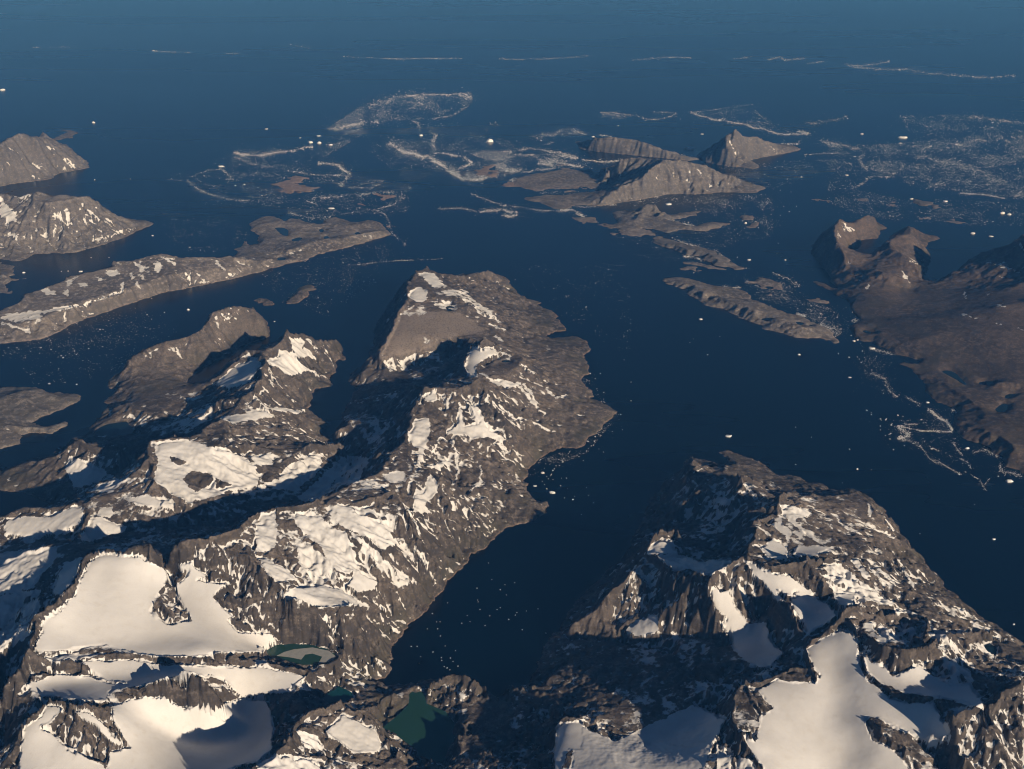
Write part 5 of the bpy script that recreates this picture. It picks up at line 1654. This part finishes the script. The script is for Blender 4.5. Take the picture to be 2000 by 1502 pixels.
def crumbs(u_, v_, size_px):
    """small three-sided ice crumbs"""
    x_, y_ = ground(u_, v_, 0.0)
    keep = ~is_land(x_, y_)
    x_, y_, size_px = x_[keep], y_[keep], size_px[keep]
    w = size_px * np.sqrt(x_ ** 2 + y_ ** 2 + CAM_H ** 2) / FPX
    nf = len(x_)
    a = rng.uniform(0, 6.28, (nf, 1)) + np.arange(3)[None, :] * 2.094
    base = np.stack([x_[:, None] + .55 * w[:, None] * np.cos(a), y_[:, None] + .55 * w[:, None] * np.sin(a), np.full((nf, 3), -.5)], -1)
    apex = np.stack([x_, y_, np.minimum(w * .22, 7)], -1)[:, None, :]
    co = np.concatenate([base, apex], 1).reshape(-1, 3)
    f = (np.array([(0, 1, 3), (1, 2, 3), (2, 0, 3)])[None] + (np.arange(nf) * 4)[:, None, None]).reshape(-1, 3)
    return co, f

tot = 0
for (name, label), text in ICE.items():
    U, V, S = [], [], []
    CU, CV, CS = [], [], []
    for line in text.strip().splitlines():
        t = line.split(' ')
        if t[0] == 'B':
            wd, dn = float(t[1]), float(t[2])
            p = densify(pts(' '.join(t[3:])), 1.0)[:, :2]
            n_ = int(len(p) * wd * dn * 1.9) + 1
            i = rng.integers(0, len(p), n_)
            d = np.gradient(p, axis=0); d /= (np.linalg.norm(d, axis=1, keepdims=True) + 1e-6)
            # uneven along and across the band
            phase = fbm(p[:, 0] * 1.0, p[:, 1] * 1.0, 26.0, 3, int(p[0, 0]))
            keep = rng.uniform(0, 1, n_) < np.clip(.75 + phase[i] * 1.3, .12, 1)
            i = i[keep]; n_ = len(i)
            off_ = rng.normal(0, wd * .34, n_) * np.exp(rng.normal(0, .55, n_)) + phase[i] * wd * 0.8
            wander = fbm(p[:, 0], p[:, 1], 40.0, 3, 5 + int(p[0, 1])) * min(4.0, wd * .7)
            uu = p[i, 0] - d[i, 1] * (off_ + wander[i]) + rng.normal(0, .8, n_)
            vv = p[i, 1] + d[i, 0] * (off_ + wander[i]) * .8
            sz = np.exp(rng.normal(-.12, .40, n_)) * (1.15 if dn > .6 else 1.0)
        else:
            dn = float(t[1])
            p = pts(' '.join(t[2:]))[:, :2]
            lo, hi = p.min(0), p.max(0)
            n_ = int((hi - lo).prod() * dn * 2.6)
            q_ = rng.uniform(lo, hi, (n_, 2))
            m = in_poly(q_[:, 0], q_[:, 1], [tuple(z_) for z_ in p])
            # clumps and swirls
            cl = fbm(q_[:, 0] + 30 * fbm(q_[:, 0], q_[:, 1] * 2, 90.0, 2, 3), q_[:, 1] * 2.6, 55.0, 4, 9, gain=.6)
            m &= rng.uniform(0, 1, n_) < np.clip(.40 + cl * 2.2, .05, 1)
            q_ = q_[m]; uu, vv = q_[:, 0], q_[:, 1]
            sz = np.exp(rng.normal(-.28, .45, len(uu)))
        U.append(uu); V.append(vv); S.append(sz)
        if len(uu):
            # feathered edges: crumbs strewn around the floes
            k_ = rng.integers(0, len(uu), int(len(uu) * (1.3 if t[0] == 'B' else 1.8)))
            sp = np.abs(rng.normal(0, 1, len(k_))) ** 1.5
            an = rng.uniform(0, 6.28, len(k_))
            spread = (wd * 1.1 + 2.0) if t[0] == 'B' else 9.0
            CU.append(uu[k_] + np.cos(an) * sp * spread * 1.6); CV.append(vv[k_] + np.sin(an) * sp * spread * .55)
            CS.append(np.exp(rng.normal(-.55, .3, len(k_))))
    co, f = floes(np.concatenate(U), np.concatenate(V), np.concatenate(S))
    co2, f2 = crumbs(np.concatenate(CU), np.concatenate(CV), np.concatenate(CS))
    f = np.concatenate([f, f2 + len(co)]); co = np.concatenate([co, co2])
    tot += len(f)
    link(name, mesh_from(name, co, f, BRASH_MAT), kind='stuff', label=label, category='sea ice')
print('brash triangles', tot, round(time.time() - T0, 1))
# ------------------------------------------------------------------ haze
hx = 165000.0
hz0, hz1 = -320.0, CAM_H + 250.0
hco = np.array([(sx_, sy_, sz_) for sz_ in (hz0, hz1) for sy_ in (-hx, hx) for sx_ in (-hx, hx)])
hf = np.array([(0, 2, 3, 1), (4, 5, 7, 6), (0, 1, 5, 4), (2, 6, 7, 3), (0, 4, 6, 2), (1, 3, 7, 5)])
hm = bpy.data.materials.new('haze'); hm.use_nodes = True
hm.node_tree.nodes.clear()
ho = hm.node_tree.nodes.new('ShaderNodeOutputMaterial')
hv = hm.node_tree.nodes.new('ShaderNodeVolumePrincipled')
hv.inputs['Color'].default_value = (0.10, 0.39, 1.0, 1)
hv.inputs['Absorption Color'].default_value = (1, 1, 1, 1)
hv.inputs['Density'].default_value = 6.8e-6
hv.inputs['Anisotropy'].default_value = 0.0
hm.node_tree.links.new(hv.outputs[0], ho.inputs['Volume'])
link('haze', mesh_from('haze', hco, hf, hm), kind='stuff', label='thin blue haze filling the air over the coast', category='haze')
print('script time', round(time.time() - T0, 1))
